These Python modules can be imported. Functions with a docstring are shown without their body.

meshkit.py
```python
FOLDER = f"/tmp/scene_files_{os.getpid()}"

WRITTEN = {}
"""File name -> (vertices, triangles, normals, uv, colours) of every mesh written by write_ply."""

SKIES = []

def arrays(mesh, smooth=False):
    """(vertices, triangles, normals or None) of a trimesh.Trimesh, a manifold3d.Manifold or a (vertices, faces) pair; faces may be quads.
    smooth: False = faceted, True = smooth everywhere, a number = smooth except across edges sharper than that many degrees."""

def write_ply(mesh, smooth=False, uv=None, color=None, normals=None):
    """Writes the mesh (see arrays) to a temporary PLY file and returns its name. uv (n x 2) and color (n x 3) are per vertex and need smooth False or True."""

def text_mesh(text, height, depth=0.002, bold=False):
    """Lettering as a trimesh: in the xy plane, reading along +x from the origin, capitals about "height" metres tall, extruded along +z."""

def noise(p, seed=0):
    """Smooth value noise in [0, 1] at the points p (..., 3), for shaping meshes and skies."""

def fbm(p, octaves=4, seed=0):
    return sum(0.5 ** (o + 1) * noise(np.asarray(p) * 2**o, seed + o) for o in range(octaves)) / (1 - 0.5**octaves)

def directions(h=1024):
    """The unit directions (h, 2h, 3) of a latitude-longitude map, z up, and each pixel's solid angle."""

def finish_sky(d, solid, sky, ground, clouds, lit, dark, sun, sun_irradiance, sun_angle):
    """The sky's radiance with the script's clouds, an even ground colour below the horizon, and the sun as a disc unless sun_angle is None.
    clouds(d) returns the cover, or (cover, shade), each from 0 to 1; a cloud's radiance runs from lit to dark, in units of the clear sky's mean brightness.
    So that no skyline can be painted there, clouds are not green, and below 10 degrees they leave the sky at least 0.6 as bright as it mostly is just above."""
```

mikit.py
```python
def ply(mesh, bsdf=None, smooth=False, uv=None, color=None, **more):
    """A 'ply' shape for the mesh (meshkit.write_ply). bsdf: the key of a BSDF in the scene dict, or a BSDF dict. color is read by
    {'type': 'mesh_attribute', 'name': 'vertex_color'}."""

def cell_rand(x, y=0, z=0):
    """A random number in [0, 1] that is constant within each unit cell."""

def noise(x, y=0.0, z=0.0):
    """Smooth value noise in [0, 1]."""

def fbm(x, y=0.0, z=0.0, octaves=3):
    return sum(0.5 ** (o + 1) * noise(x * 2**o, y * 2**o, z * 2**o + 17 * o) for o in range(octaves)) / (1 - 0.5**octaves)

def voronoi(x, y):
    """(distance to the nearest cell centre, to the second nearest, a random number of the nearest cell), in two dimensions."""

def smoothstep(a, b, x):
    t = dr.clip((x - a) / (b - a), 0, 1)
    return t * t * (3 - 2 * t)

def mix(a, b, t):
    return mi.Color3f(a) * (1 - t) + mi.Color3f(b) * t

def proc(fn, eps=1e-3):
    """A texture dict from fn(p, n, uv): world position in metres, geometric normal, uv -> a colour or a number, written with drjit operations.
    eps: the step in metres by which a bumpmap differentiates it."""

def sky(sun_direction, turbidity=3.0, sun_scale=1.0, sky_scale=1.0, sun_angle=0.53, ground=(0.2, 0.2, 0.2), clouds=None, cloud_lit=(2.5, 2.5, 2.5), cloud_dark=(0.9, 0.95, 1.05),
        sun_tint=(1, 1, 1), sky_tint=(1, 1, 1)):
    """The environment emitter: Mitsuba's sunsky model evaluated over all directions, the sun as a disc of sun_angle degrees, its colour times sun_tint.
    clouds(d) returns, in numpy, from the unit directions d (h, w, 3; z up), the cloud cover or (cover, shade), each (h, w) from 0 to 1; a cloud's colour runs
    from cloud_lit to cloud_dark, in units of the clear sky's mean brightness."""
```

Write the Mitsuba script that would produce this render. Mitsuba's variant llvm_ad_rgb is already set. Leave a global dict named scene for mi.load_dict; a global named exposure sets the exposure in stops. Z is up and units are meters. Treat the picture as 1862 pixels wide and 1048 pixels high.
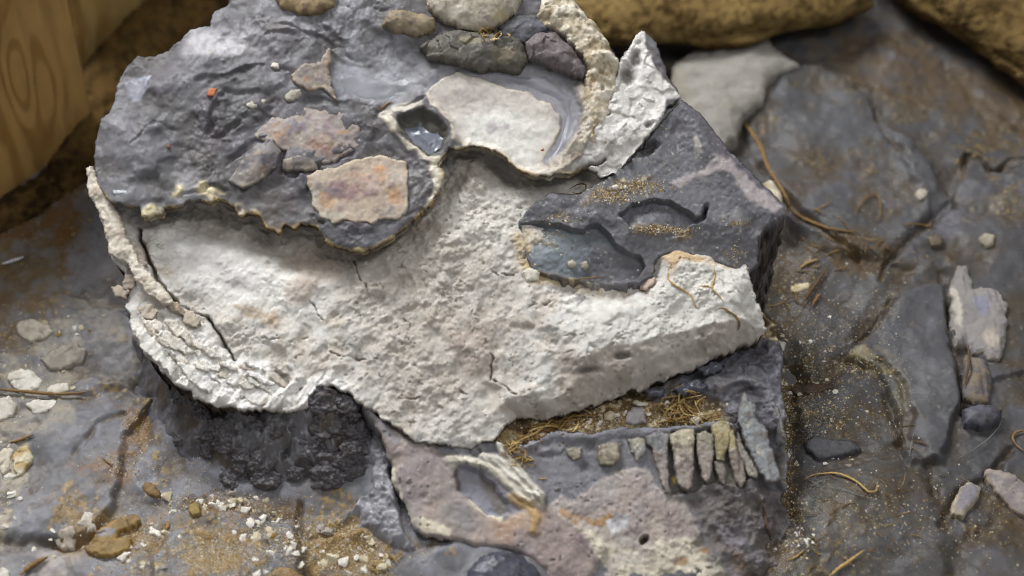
import math, numpy as np, mitsuba as mi, mikit, trimesh
from scipy.spatial import cKDTree
from scipy import ndimage
from mikit import proc, noise, fbm, smoothstep as dsmooth, mix as dmix
T = mi.ScalarTransform4f
scene, labels = {}, {}

# ------------------------------------------------------------------ camera, light, exposure
FOV, PITCH, DIST = 30.0, math.radians(52), 1.15
AIM = np.array([0.0, 0.0, 0.05])
FWD = np.array([0, math.cos(PITCH), -math.sin(PITCH)])
UPV = np.array([0, math.sin(PITCH), math.cos(PITCH)])
EYE = AIM - DIST * FWD
scene['camera'] = {'type': 'thinlens', 'fov': FOV, 'fov_axis': 'x', 'near_clip': 0.05, 'far_clip': 20.0,
                   'aperture_radius': 0.0115, 'focus_distance': DIST - 0.005,
                   'to_world': T().look_at(origin=EYE.tolist(), target=AIM.tolist(), up=[0, 0, 1])}
exposure = 0.58


def lamp(name, pos, target, sx, sy, rad):
    scene[name] = {'type': 'rectangle', 'to_world': T().look_at(origin=pos, target=target, up=[0, 1, 0.01]) @ T().scale([sx, sy, 1]),
                   'bsdf': {'type': 'diffuse', 'reflectance': {'type': 'rgb', 'value': [0.8, 0.8, 0.8]}},
                   'emitter': {'type': 'area', 'radiance': {'type': 'rgb', 'value': rad}}}


lamp('ceiling_lamp', [-0.85, 1.15, 1.65], [0, 0, 0], 0.50, 0.34, [17.5, 17.5, 17.6])
lamp('ceiling_lamp_001', [0.9, -0.5, 2.4], [0, 0, 0], 0.6, 0.35, [4.4, 4.4, 4.4])  # added fill light that brightens the jaw and the near side
labels['ceiling_lamp'] = {'label': 'large white ceiling lamp hanging above and behind the fossil', 'category': 'lamp'}
labels['ceiling_lamp_001'] = {'label': 'added fill lamp above the near right side that brightens the front', 'category': 'lamp'}
scene['room_light'] = {'type': 'constant', 'radiance': {'type': 'rgb', 'value': [0.18, 0.18, 0.182]}}


# ------------------------------------------------------------------ helpers
def lin(h):
    c = np.array([int(h[i:i + 2], 16) for i in (1, 3, 5)]) / 255.0
    if c[2] > c[0]:  # greys of this stone are all but neutral
        c = c + 0.25 * (c.mean() + np.array([0.004, -0.002, 0.0]) - c)
    return np.where(c < 0.04045, c / 12.92, ((c + 0.055) / 1.055) ** 2.4).astype(np.float32)


def sm(a, b, x):
    t = np.clip((x - a) / (b - a), 0, 1)
    return t * t * (3 - 2 * t)


def rng(seed):
    return np.random.default_rng(seed)


_TAB = [rng(1000 + k).random((128, 128)).astype(np.float32) for k in range(16)]


def vn(u, v, s, seed=0):
    """Smooth value noise in [-1, 1] with features of s millimetres."""
    t = _TAB[seed % 16]
    a, b = u / s + 37.31 * (seed // 16) + 500, v / s + 11.7 * (seed // 16) + 500
    i, j = np.floor(a).astype(np.int32), np.floor(b).astype(np.int32)
    x, y = (a - i).astype(np.float32), (b - j).astype(np.float32)
    x, y = x * x * x * (x * (6 * x - 15) + 10), y * y * y * (y * (6 * y - 15) + 10)
    i0, j0, i1, j1 = i & 127, j & 127, (i + 1) & 127, (j + 1) & 127
    return 2 * ((t[i0, j0] * (1 - x) + t[i1, j0] * x) * (1 - y) + (t[i0, j1] * (1 - x) + t[i1, j1] * x) * y) - 1


def fb(u, v, s, n=4, seed=0, gain=0.5):
    out, a, tot = 0, 1.0, 0.0
    for k in range(n):
        c, d = math.cos(0.7 * k), math.sin(0.7 * k)
        out = out + a * vn(u * c - v * d, u * d + v * c, s / 2 ** k, seed + k)
        tot += a * a
        a *= gain
    return out / math.sqrt(tot)


def ridge(u, v, s, n=3, seed=0):
    out, a = 0, 1.0
    for k in range(n):
        out = out + a * (1 - np.abs(vn(u + 3.1 * k, v - 1.7 * k, s / 2 ** k, seed + k)) * 2.2)
        a *= 0.5
    return out / 1.75


def chips(u, v, s, seed=0, tilt=0.35):
    """Broken rock: (height of tilted facets in units of s, edge distance, random per chip)."""
    r = rng(seed)
    u0, v0 = u.min() - 2 * s, v.min() - 2 * s
    nx, ny = int((u.max() - u0) / s) + 3, int((v.max() - v0) / s) + 3
    gx, gy = np.meshgrid(np.arange(nx), np.arange(ny), indexing='ij')
    c = np.stack([gx + r.random(gx.shape), gy + r.random(gx.shape)], -1).reshape(-1, 2) * s + [u0, v0]
    q = np.stack([u.ravel(), v.ravel()], -1)
    d, k = cKDTree(c).query(q, k=2)
    g, z = r.normal(0, tilt, (len(c), 2)), r.random(len(c))
    i = k[:, 0]
    h = ((q - c[i]) * g[i]).sum(1) / s + 0.5 * (z[i] - 0.5)
    return h.reshape(u.shape).astype(np.float32), ((d[:, 1] - d[:, 0]) / s).reshape(u.shape).astype(np.float32), z[i].reshape(u.shape).astype(np.float32)


TX = math.tan(math.radians(FOV / 2))


class Sheet:
    """A flat working plane: millimetres (u, v, h) -> metres. at() finds where a point seen in the photograph lies on it."""

    def __init__(self, origin, tilt, turn=0.0):
        self.O = np.asarray(origin, float)
        n = np.array([math.sin(turn), -math.sin(tilt), math.cos(tilt)])
        self.N = n / np.linalg.norm(n)
        u = np.cross([0, 1, 0.0], self.N)
        u = np.array([1, 0, 0.0]) - self.N * self.N[0]
        self.U = u / np.linalg.norm(u)
        self.V = np.cross(self.N, self.U)

    def at(self, pts, h=0.0):
        p = np.atleast_2d(np.asarray(pts, float))
        d = FWD + ((p[:, :1] - 931) / 931 * TX) * np.array([1, 0, 0]) - ((p[:, 1:2] - 524) / 931 * TX) * UPV
        o = self.O + self.N * np.broadcast_to(np.asarray(h, float) / 1000, (len(p),))[:, None]
        t = ((o - EYE) @ self.N) / (d @ self.N)
        w = EYE + d * t[:, None] - o
        return np.stack([w @ self.U, w @ self.V], 1) * 1000

    def world(self, u, v, h):
        return self.O + (u[..., None] * self.U + v[..., None] * self.V + h[..., None] * self.N) / 1000


GR = Sheet([0, 0, 0], 0)
_k = Sheet([0, 0, 0.016], 0)
_p = _k.at([[930, 960]])[0] / 1000
SK = Sheet([_p[0], _p[1], 0.016], math.radians(23))


class Grid:
    """A regular grid on a sheet and the shapes drawn on it. All distances in millimetres."""

    def __init__(self, sheet, box, step, h0=0.0):
        self.s, self.h0, self.step = sheet, h0, step
        self.u0, self.v0 = box[0], box[1]
        nu, nv = int((box[2] - box[0]) / step) + 2, int((box[3] - box[1]) / step) + 2
        self.nu, self.nv = nu, nv
        a, b = np.arange(nu, dtype=np.float32) * step + box[0], np.arange(nv, dtype=np.float32) * step + box[1]
        self.u, self.v = np.meshgrid(a, b, indexing='ij')
        self.wp = None

    def warp(self, amp, s, seed, n=3):
        """Shapes drawn after this have outlines that wander by about amp."""
        self.wp = (amp, s, n, seed)
        return self

    def _xy(self, w):
        x, y = self.u[w], self.v[w]
        if self.wp is None or x.size == 0:
            return x, y
        amp, s, n, seed = self.wp
        return x + amp * fb(x, y, s, n, seed), y + amp * fb(x, y, s, n, seed + 5)

    def _win(self, pts, m):
        m = m + 4
        i0, i1 = int((pts[:, 0].min() - m - self.u0) / self.step), int((pts[:, 0].max() + m - self.u0) / self.step) + 2
        j0, j1 = int((pts[:, 1].min() - m - self.v0) / self.step), int((pts[:, 1].max() + m - self.v0) / self.step) + 2
        c = lambda x, n: min(max(x, 0), n)
        return slice(c(i0, self.nu), c(i1, self.nu)), slice(c(j0, self.nv), c(j1, self.nv))

    def poly(self, px, m=12.0, h=None):
        """Signed distance to a closed outline, positive inside."""
        p = self.s.at(px, self.h0 if h is None else h)
        w = self._win(p, m)
        out = np.full(self.u.shape, -m, np.float32)
        x, y = self._xy(w)
        if x.size == 0:
            return out
        d2, ins = np.full(x.shape, m * m, np.float32) * 4, np.zeros(x.shape, bool)
        for (ax, ay), (bx, by) in zip(p, np.roll(p, -1, 0)):
            ex, ey = bx - ax, by - ay
            t = np.clip(((x - ax) * ex + (y - ay) * ey) / max(ex * ex + ey * ey, 1e-9), 0, 1)
            d2 = np.minimum(d2, (x - ax - t * ex) ** 2 + (y - ay - t * ey) ** 2)
            if abs(ey) > 1e-9:
                ins ^= ((ay > y) != (by > y)) & (x < (y - ay) * ex / ey + ax)
        d = np.sqrt(d2)
        out[w] = np.maximum(np.where(ins, d, -d), -m)
        return out

    def line(self, px, m=10.0, h=None, side=False):
        """Distance to an open line (and, with side, how far along it: 0..1)."""
        p = self.s.at(px, self.h0 if h is None else h)
        w = self._win(p, m)
        out, al = np.full(self.u.shape, m, np.float32), np.zeros(self.u.shape, np.float32)
        x, y = self._xy(w)
        if x.size == 0:
            return (out, al) if side else out
        best, along = np.full(x.shape, 1e9, np.float32), np.zeros(x.shape, np.float32)
        L = np.r_[0, np.cumsum(np.linalg.norm(np.diff(p, axis=0), axis=1))]
        for k, ((ax, ay), (bx, by)) in enumerate(zip(p[:-1], p[1:])):
            ex, ey = bx - ax, by - ay
            t = np.clip(((x - ax) * ex + (y - ay) * ey) / max(ex * ex + ey * ey, 1e-9), 0, 1)
            d2 = (x - ax - t * ex) ** 2 + (y - ay - t * ey) ** 2
            along = np.where(d2 < best, (L[k] + t * (L[k + 1] - L[k])) / L[-1], along)
            best = np.minimum(best, d2)
        out[w] = np.minimum(np.sqrt(best), m)
        al[w] = along
        return (out, al) if side else out

    def blob(self, x, y, rx, ry, ang=0.0, soft=1.0):
        """1 at the middle of an oval (radii in photo pixels), falling to 0 at its rim."""
        c, e = self.s.at([[x, y], [x + 1, y], [x, y + 1]], self.h0), None
        su, sv = np.linalg.norm(c[1] - c[0]), np.linalg.norm(c[2] - c[0])
        a = math.radians(ang)
        w = self._win(c[:1], max(rx * su, ry * sv))
        out = np.zeros(self.u.shape, np.float32)
        wx, wy = self._xy(w)
        dx, dy = (wx - c[0][0]) / su, -(wy - c[0][1]) / sv
        p, q = (dx * math.cos(a) + dy * math.sin(a)) / rx, (-dx * math.sin(a) + dy * math.cos(a)) / ry
        out[w] = 1 - sm(1 - soft, 1, np.sqrt(p * p + q * q))
        return out


def paint(col, c, m):
    c = lin(c) if isinstance(c, str) else np.asarray(c, np.float32)
    col += (c - col) * np.clip(m, 0, 1)[..., None]


def edge_round(h, d, r, drop):
    t = np.clip(1 - d / r, 0, 1)
    return h - drop * (1 - np.sqrt(np.clip(1 - t * t, 0, 1)))


HEIGHTS = {}


def relief(key, bsdf, g, h, col, sdf=None, depth=8.0, floor=None, rings=3, rough=0.6, taper=0.0, cap=12.0, side=None, smooth=True):
    """One solid: the grid inside sdf > 0 raised to h, with rough side walls going depth below the rim (or down to world height floor)."""
    s = g.step
    u, v = g.u.copy(), g.v.copy()
    if sdf is None:
        sdf = np.minimum(np.minimum(g.u - g.u[0, 0], g.u[-1, 0] - g.u), np.minimum(g.v - g.v[0, 0], g.v[0, -1] - g.v)) + 0.5 * s
    ok = sdf > 0
    cell = ok[:-1, :-1] & ok[1:, :-1] & ok[:-1, 1:] & ok[1:, 1:]
    lab, n = ndimage.label(cell)
    if n > 1:
        size = ndimage.sum(cell, lab, np.arange(1, n + 1))
        cell = np.isin(lab, 1 + np.nonzero(size > 0.02 * size.max())[0])
    gu, gv = np.gradient(sdf, s)
    near = ok & (sdf < 1.3 * s)
    gl = np.maximum(np.hypot(gu, gv), 0.3)
    nb = np.zeros(ok.shape, bool)
    nb[:-1, :-1] |= cell; nb[1:, :-1] |= cell; nb[:-1, 1:] |= cell; nb[1:, 1:] |= cell
    full = np.zeros(ok.shape, int)
    full[:-1, :-1] += cell; full[1:, :-1] += cell; full[:-1, 1:] += cell; full[1:, 1:] += cell
    rim = nb & (full < 4) & near
    k = np.clip(sdf / gl, 0, 1.0 * s)
    u[rim] -= (gu / gl * k)[rim]
    v[rim] -= (gv / gl * k)[rim]
    idx = np.full(ok.shape, -1)
    idx[nb] = np.arange(nb.sum())
    P, C = [g.s.world(u[nb], v[nb], h[nb])], [col[nb]]
    a, b, c, d = idx[:-1, :-1][cell], idx[1:, :-1][cell], idx[1:, 1:][cell], idx[:-1, 1:][cell]
    ii, jj = np.nonzero(cell)
    flip = ((ii + jj) % 2 == 0)[:, None]
    F = [np.where(flip, np.stack([a, b, c], 1), np.stack([a, b, d], 1)), np.where(flip, np.stack([a, c, d], 1), np.stack([b, c, d], 1))]
    top = np.vstack(F)
    e = np.vstack([top[:, [0, 1]], top[:, [1, 2]], top[:, [2, 0]]])
    code = e[:, 0].astype(np.int64) * (nb.sum() + 1) + e[:, 1]
    rev = e[:, 1].astype(np.int64) * (nb.sum() + 1) + e[:, 0]
    E = e[~np.isin(code, rev)]
    bv = np.unique(E)
    pos = {x: i for i, x in enumerate(bv)}
    E = np.vectorize(pos.get)(E) if len(E) else E
    ub, vb, hb, cb = u[nb][bv], v[nb][bv], h[nb][bv], col[nb][bv]
    ou, ov = -(gu / gl)[nb][bv], -(gv / gl)[nb][bv]
    prev, count = bv, nb.sum()
    top_p = g.s.world(ub, vb, hb)
    for r in range(1, rings + 1):
        t = r / rings
        w = rough * fb(ub + 7 * t * depth, vb - 5 * t * depth, 3.0, 3, 40 + r) if rough else 0
        off = (w if r < rings or taper == 0 else w) - taper * t
        if floor is None:
            p = g.s.world(ub + ou * off, vb + ov * off, hb - depth * t)
        else:
            q = g.s.world(ub + ou * off, vb + ov * off, hb)
            q[:, 2] = top_p[:, 2] * (1 - t) + floor * t
            p = q
        P.append(p)
        q = min(1, t * max(2.0, (depth if floor is None else 70) / 5.0))
        cc = cb if side is None else cb * (1 - q) + side(ub, vb, t) * q
        C.append(cc)
        cur = count + np.arange(len(bv))
        pv = prev if r == 1 else cur - len(bv)
        A, B = E[:, 0], E[:, 1]
        F += [np.stack([pv[A], cur[A], cur[B]], 1), np.stack([pv[A], cur[B], pv[B]], 1)]
        count += len(bv)
    if cap and floor is None:
        keep = nb & (sdf < cap)
        cc = cell & keep[:-1, :-1] & keep[1:, :-1] & keep[:-1, 1:] & keep[1:, 1:]
        jd = np.full(ok.shape, -1)
        jd[keep] = count + np.arange(keep.sum())
        hh = ndimage.gaussian_filter(np.where(nb, h, h[nb].mean()), 3) - depth
        P.append(g.s.world(u[keep], v[keep], hh[keep])); C.append(col[keep] * 0.8)
        a, b, c, d = jd[:-1, :-1][cc], jd[1:, :-1][cc], jd[1:, 1:][cc], jd[:-1, 1:][cc]
        F += [np.stack([a, c, b], 1), np.stack([a, d, c], 1)]
    mesh = (np.vstack(P), np.vstack(F))
    HEIGHTS[key] = (g, h, nb)
    scene[key] = mikit.ply(mesh, bsdf, smooth=smooth, color=np.clip(np.vstack(C), 0.003, 0.95))


def box_of(sheet, px, h0, pad):
    p = sheet.at(px, h0)
    return [p[:, 0].min() - pad, p[:, 1].min() - pad, p[:, 0].max() + pad, p[:, 1].max() + pad]


def part(key, bsdf, px, h0, fn, step=0.62, sheet=SK, jag=(0.5, 4.0), seed=0, pad=3.0, **kw):
    """A solid whose outline is px, raised by fn(grid, sdf) -> (h, col) over the sheet."""
    g = Grid(sheet, box_of(sheet, px, h0, pad), step, h0)
    g.warp(jag[0], jag[1], seed)
    d = g.poly(px, m=80)
    h, col = fn(g, d)
    relief(key, bsdf, g, h.astype(np.float32), col, d, **kw)


def flat(g, c):
    return np.broadcast_to(lin(c) if isinstance(c, str) else c, g.u.shape + (3,)).astype(np.float32).copy()


def tag(key, label=None, cat=None, group=None, kind=None):
    e = labels.setdefault(key, {})
    for k, x in (('label', label), ('category', cat), ('group', group), ('kind', kind)):
        if x:
            e[k] = x


def vc(rough, spec=0.5, coat=0.0, coat_gloss=0.9):
    return {'type': 'twosided', 'bsdf': {'type': 'principled', 'base_color': {'type': 'mesh_attribute', 'name': 'vertex_color'}, 'roughness': rough,
                                         'specular': spec, 'clearcoat': coat, 'clearcoat_gloss': coat_gloss}}


scene['chalk_matter'] = vc(0.9, 0.2)
scene['rock_matter'] = vc(0.6, 0.45)
scene['bed_matter'] = vc(0.56, 0.45)
scene['crust_matter'] = vc(0.57, 0.45)
scene['tooth_matter'] = vc(0.5, 0.5)
scene['bone_matter'] = vc(0.7, 0.35)
scene['damp_matter'] = vc(0.42, 0.5)
scene['glaze_matter'] = vc(0.24, 0.55)

# ------------------------------------------------------------------ the setting: the rock bed the fossil lies in
SKULL_FOOT = [(255, 560), (250, 640), (330, 740), (420, 830), (520, 880), (660, 870), (760, 960), (900, 1000), (1080, 1060), (1330, 1060), (1400, 960), (1400, 720),
              (1400, 560), (1400, 430), (1300, 330), (1180, 240), (1000, 180), (700, 160), (420, 200), (260, 330)]


def build_ground():
    g = Grid(GR, [-425, -210, 425, 425], 0.97)
    u, v = g.u, g.v
    h = 5.5 * fb(u, v, 95, 3, 3) + 3.4 * fb(u, v, 34, 4, 9, 0.45)
    cc, ce, cz = chips(u + 9 * fb(u, v, 30, 3, 19), v + 9 * fb(u, v, 30, 3, 29), 42, 17, 0.10)
    h = h + ndimage.gaussian_filter(4.0 * np.clip(cc, -0.5, 0.5), 5)
    right = sm(-10, 120, u)
    dc = chips(u + 2 * fb(u, v, 6, 2, 20), v, 9, 18, 0.4)[0]
    h = h + 1.1 * ndimage.gaussian_filter(dc, 1.6) * sm(-0.1, 0.7, fb(u, v, 40, 3, 41))
    col = flat(g, '#636266')
    h = h + 0.0
    n1, n2, n3, n4 = fb(u, v, 60, 4, 21), fb(u, v, 14, 4, 31), fb(u, v, 3.2, 3, 47), fb(u, v, 9, 4, 37)
    brk = 0.3 + 0.7 * sm(-0.8, 0.3, fb(u, v, 30, 3, 39))
    paint(col, '#767980', sm(0.0, 0.9, n1) * 0.7)
    paint(col, '#47464a', sm(0.1, 1.0, -n1 + 0.3 * n2) * 0.8)
    paint(col, '#4b4a4d', 0.6 * right)
    paint(col, '#6f737d', 0.5 * (1 - right) * sm(-0.4, 0.5, n2) * sm(60, -40, v))

    def ledge(px, up, w=3.0, tint=None, k=1.0, seed=0, amp=4.5, tilt=None):
        nonlocal h
        g.warp(amp, 26, 60 + seed, 4)
        d = g.poly(px, m=40)
        t = sm(-w * 0.5, (0.5 + 2.0 * sm(-0.5, 0.6, n1 + 0.4 * n2)) * w, d + 0.5 * w * n2)
        h = h + up * t
        if tilt:
            h = h + tilt * np.clip(d, 0, 30) / 30
        if tint:
            paint(col, tint, k * 0.7 * sm(-3, 4, d + 2.5 * n2))
        return d

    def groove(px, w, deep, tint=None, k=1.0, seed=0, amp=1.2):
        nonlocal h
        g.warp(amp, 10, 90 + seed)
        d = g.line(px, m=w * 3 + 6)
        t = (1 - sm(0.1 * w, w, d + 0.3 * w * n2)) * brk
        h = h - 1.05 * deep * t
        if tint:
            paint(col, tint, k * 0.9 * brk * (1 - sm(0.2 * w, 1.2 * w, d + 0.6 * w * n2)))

    def stain(px, tint, k=1.0, soft=6.0, seed=0, grain=0.0, amp=5.0):
        g.warp(amp, 22, 120 + seed, 4)
        d = g.poly(px, m=30)
        m = sm(-soft, soft, d + soft * 0.9 * n2 + 2 * grain * n3) * (0.35 + 0.65 * sm(-0.8, 0.4, n4 + 0.5 * n3))
        paint(col, tint, k * m)
        return m

    # left and near slabs
    ledge([(-60, 820), (30, 800), (150, 690), (290, 720), (230, 800), (222, 880), (190, 950), (140, 988), (60, 978), (-60, 985)], 5.0, 2.5, '#5d5e63', 0.6, 1)
    ledge([(-80, 560), (120, 520), (260, 600), (260, 700), (120, 720), (-80, 760)], 3.0, 6, '#77767a', 0.55, 2)
    ledge([(275, 1100), (282, 1020), (322, 962), (372, 940), (480, 946), (545, 962), (548, 1100)], 5.0, 2.4, '#55565b', 0.8, 3)
    ledge([(385, 905), (470, 830), (300, 740), (250, 830), (262, 905)], 3.5, 8, '#64666f', 0.6, 4)
    ledge([(-60, 1100), (-60, 1010), (60, 985), (125, 1000), (150, 1100)], 4.0, 3.0, '#77706d', 0.8, 5)
    ledge([(600, 1100), (690, 1000), (850, 985), (980, 1010), (1010, 1100)], 4.0, 4, '#5b5d63', 0.7, 6)
    groove([(-30, 980), (60, 978), (110, 990), (160, 978), (200, 938)], 5, 4, '#3a3430', 0.8, 1)  # dark tint paints a line of shadow into this groove
    groove([(134, 826), (165, 790), (182, 772), (222, 754)], 3.2, 4.5, '#3b3836', 0.7, 2)  # crescent of shadow put into the rock colour here
    groove([(545, 925), (546, 970), (552, 1010), (560, 1048)], 3, 3.5, '#33332f', 0.8, 3)
    groove([(545, 1010), (560, 990), (640, 960)], 5, 3.0, '#6d5a40', 0.7, 4)
    groove([(560, 1040), (620, 990), (690, 1000)], 6, 2.5, None, 1, 5)
    # right slabs
    ledge([(1340, 205), (1400, 130), (1490, 118), (1560, 170), (1590, 215), (1640, 250), (1700, 330), (1735, 370), (1690, 420), (1600, 470), (1500, 470), (1440, 420), (1375, 300)],
          6.0, 5.0, '#6c6f74', 0.75, 7, tilt=3)
    ledge([(1560, 160), (1700, 190), (1880, 240), (1960, 330), (1800, 312), (1752, 290), (1690, 420), (1640, 300)], 3.5, 4.5, '#58585d', 0.85, 8)
    ledge([(1757, 285), (1800, 318), (1980, 300), (1980, 640), (1790, 700), (1740, 520), (1610, 478), (1700, 395)], 3.0, 3.0, '#55555b', 0.85, 9)
    ledge([(1543, 640), (1570, 600), (1635, 535), (1720, 505), (1738, 620), (1745, 740), (1720, 840), (1650, 850), (1640, 760), (1600, 665)], 6.5, 2.5, '#62646b', 0.8, 10, tilt=2)
    ledge([(1452, 930), (1470, 860), (1600, 825), (1690, 850), (1705, 905), (1740, 950), (1730, 1100), (1480, 1100)], 5.0, 6.0, '#5d5a55', 0.8, 11, tilt=5)
    ledge([(1440, 720), (1500, 700), (1600, 668), (1650, 800), (1560, 805), (1470, 810)], 3.0, 4, '#55565a', 0.8, 12)
    ledge([(1745, 1100), (1750, 985), (1830, 900), (1980, 880), (1980, 1100)], 3, 6, '#5b5148', 0.7, 13)
    groove([(1900, 292), (1862, 300), (1835, 298), (1812, 318), (1796, 318), (1780, 298), (1757, 286), (1746, 330), (1730, 372), (1700, 396), (1665, 425), (1640, 450), (1612, 476), (1600, 510)], 2.0, 4, '#2c2826', 0.9, 6, 0.8)
    groove([(1545, 636), (1572, 610), (1600, 580), (1624, 545)], 2.6, 3.5, '#33302e', 0.7, 7, 0.6)
    groove([(1712, 500), (1722, 560), (1733, 650), (1742, 700), (1752, 760)], 4, 5, '#2f2b29', 0.8, 8)
    groove([(1600, 660), (1640, 705), (1652, 760), (1640, 800), (1690, 850), (1695, 905)], 4.5, 3, '#51432d', 0.8, 9)
    groove([(1405, 640), (1480, 700), (1540, 645), (1600, 565), (1640, 500), (1700, 460)], 9, 3.5, '#54442c', 0.85, 10)
    groove([(1340, 210), (1365, 270), (1400, 340), (1450, 400), (1500, 430), (1560, 470)], 4.0, 4.5, '#4b3821', 0.85, 11)
    groove([(1560, 170), (1588, 210), (1600, 250), (1650, 300)], 2.0, 2.0, '#4b3a28', 0.6, 12)
    groove([(1710, 970), (1745, 900), (1790, 880), (1840, 820)], 5, 4, '#2d2620', 0.7, 13)
    groove([(1740, 1010), (1800, 960), (1850, 905)], 6, 2.5, '#4c3b25', 0.6, 14)
    groove([(1555, 850), (1640, 838), (1690, 850)], 3, 2.2, '#383430', 0.6, 15)
    # moat round the fossil
    g.warp(3, 18, 33)
    d = g.poly(SKULL_FOOT, m=60)
    h = h + 6.0 * sm(-28, 2, d) * sm(-60, 60, -u - 40)
    h = h - 3.0 * (1 - sm(2, 16, np.abs(d + 8))) * sm(0, 80, u - 60)

    # fine relief, dirt that settles low, stains
    sand = sm(0.05, 0.5, fb(u, v, 38, 4, 43) + 0.5 * n4 + 0.25 * n3 - 0.15)
    paint(col, '#57482f', sand * (0.45 + 0.2 * right))
    gold = sm(0.35, 0.6, vn(u, v, 2.2, 13) + 0.3 * n3) * sand
    paint(col, '#9a8252', 0.75 * gold)
    paint(col, '#3f3e41', 0.55 * right * sm(0.1, 0.8, fb(u, v, 50, 3, 44)))
    paint(col, '#777983', 0.4 * right * sm(0.3, 0.9, fb(u, v, 32, 3, 45)))
    nearl = sm(40, -60, v) * (1 - right)
    paint(col, '#7b7e88', 0.55 * nearl * (1 - sand) * sm(-0.6, 0.6, n1 + n2))
    cav = h - ndimage.gaussian_filter(h, 9)
    low = sm(0.15, 1.6, -cav + 0.35 * n2)
    h = h + 0.2 * fb(u, v, 6, 3, 71) + 0.16 * fb(u, v, 1.6, 2, 73) + 0.5 * n3 * (0.15 + 0.85 * np.maximum(low, sand)) + 0.5 * np.clip(ridge(u, v, 9, 3, 81) - 0.55, 0, 1)
    paint(col, '#564732', 0.5 * low)
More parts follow.
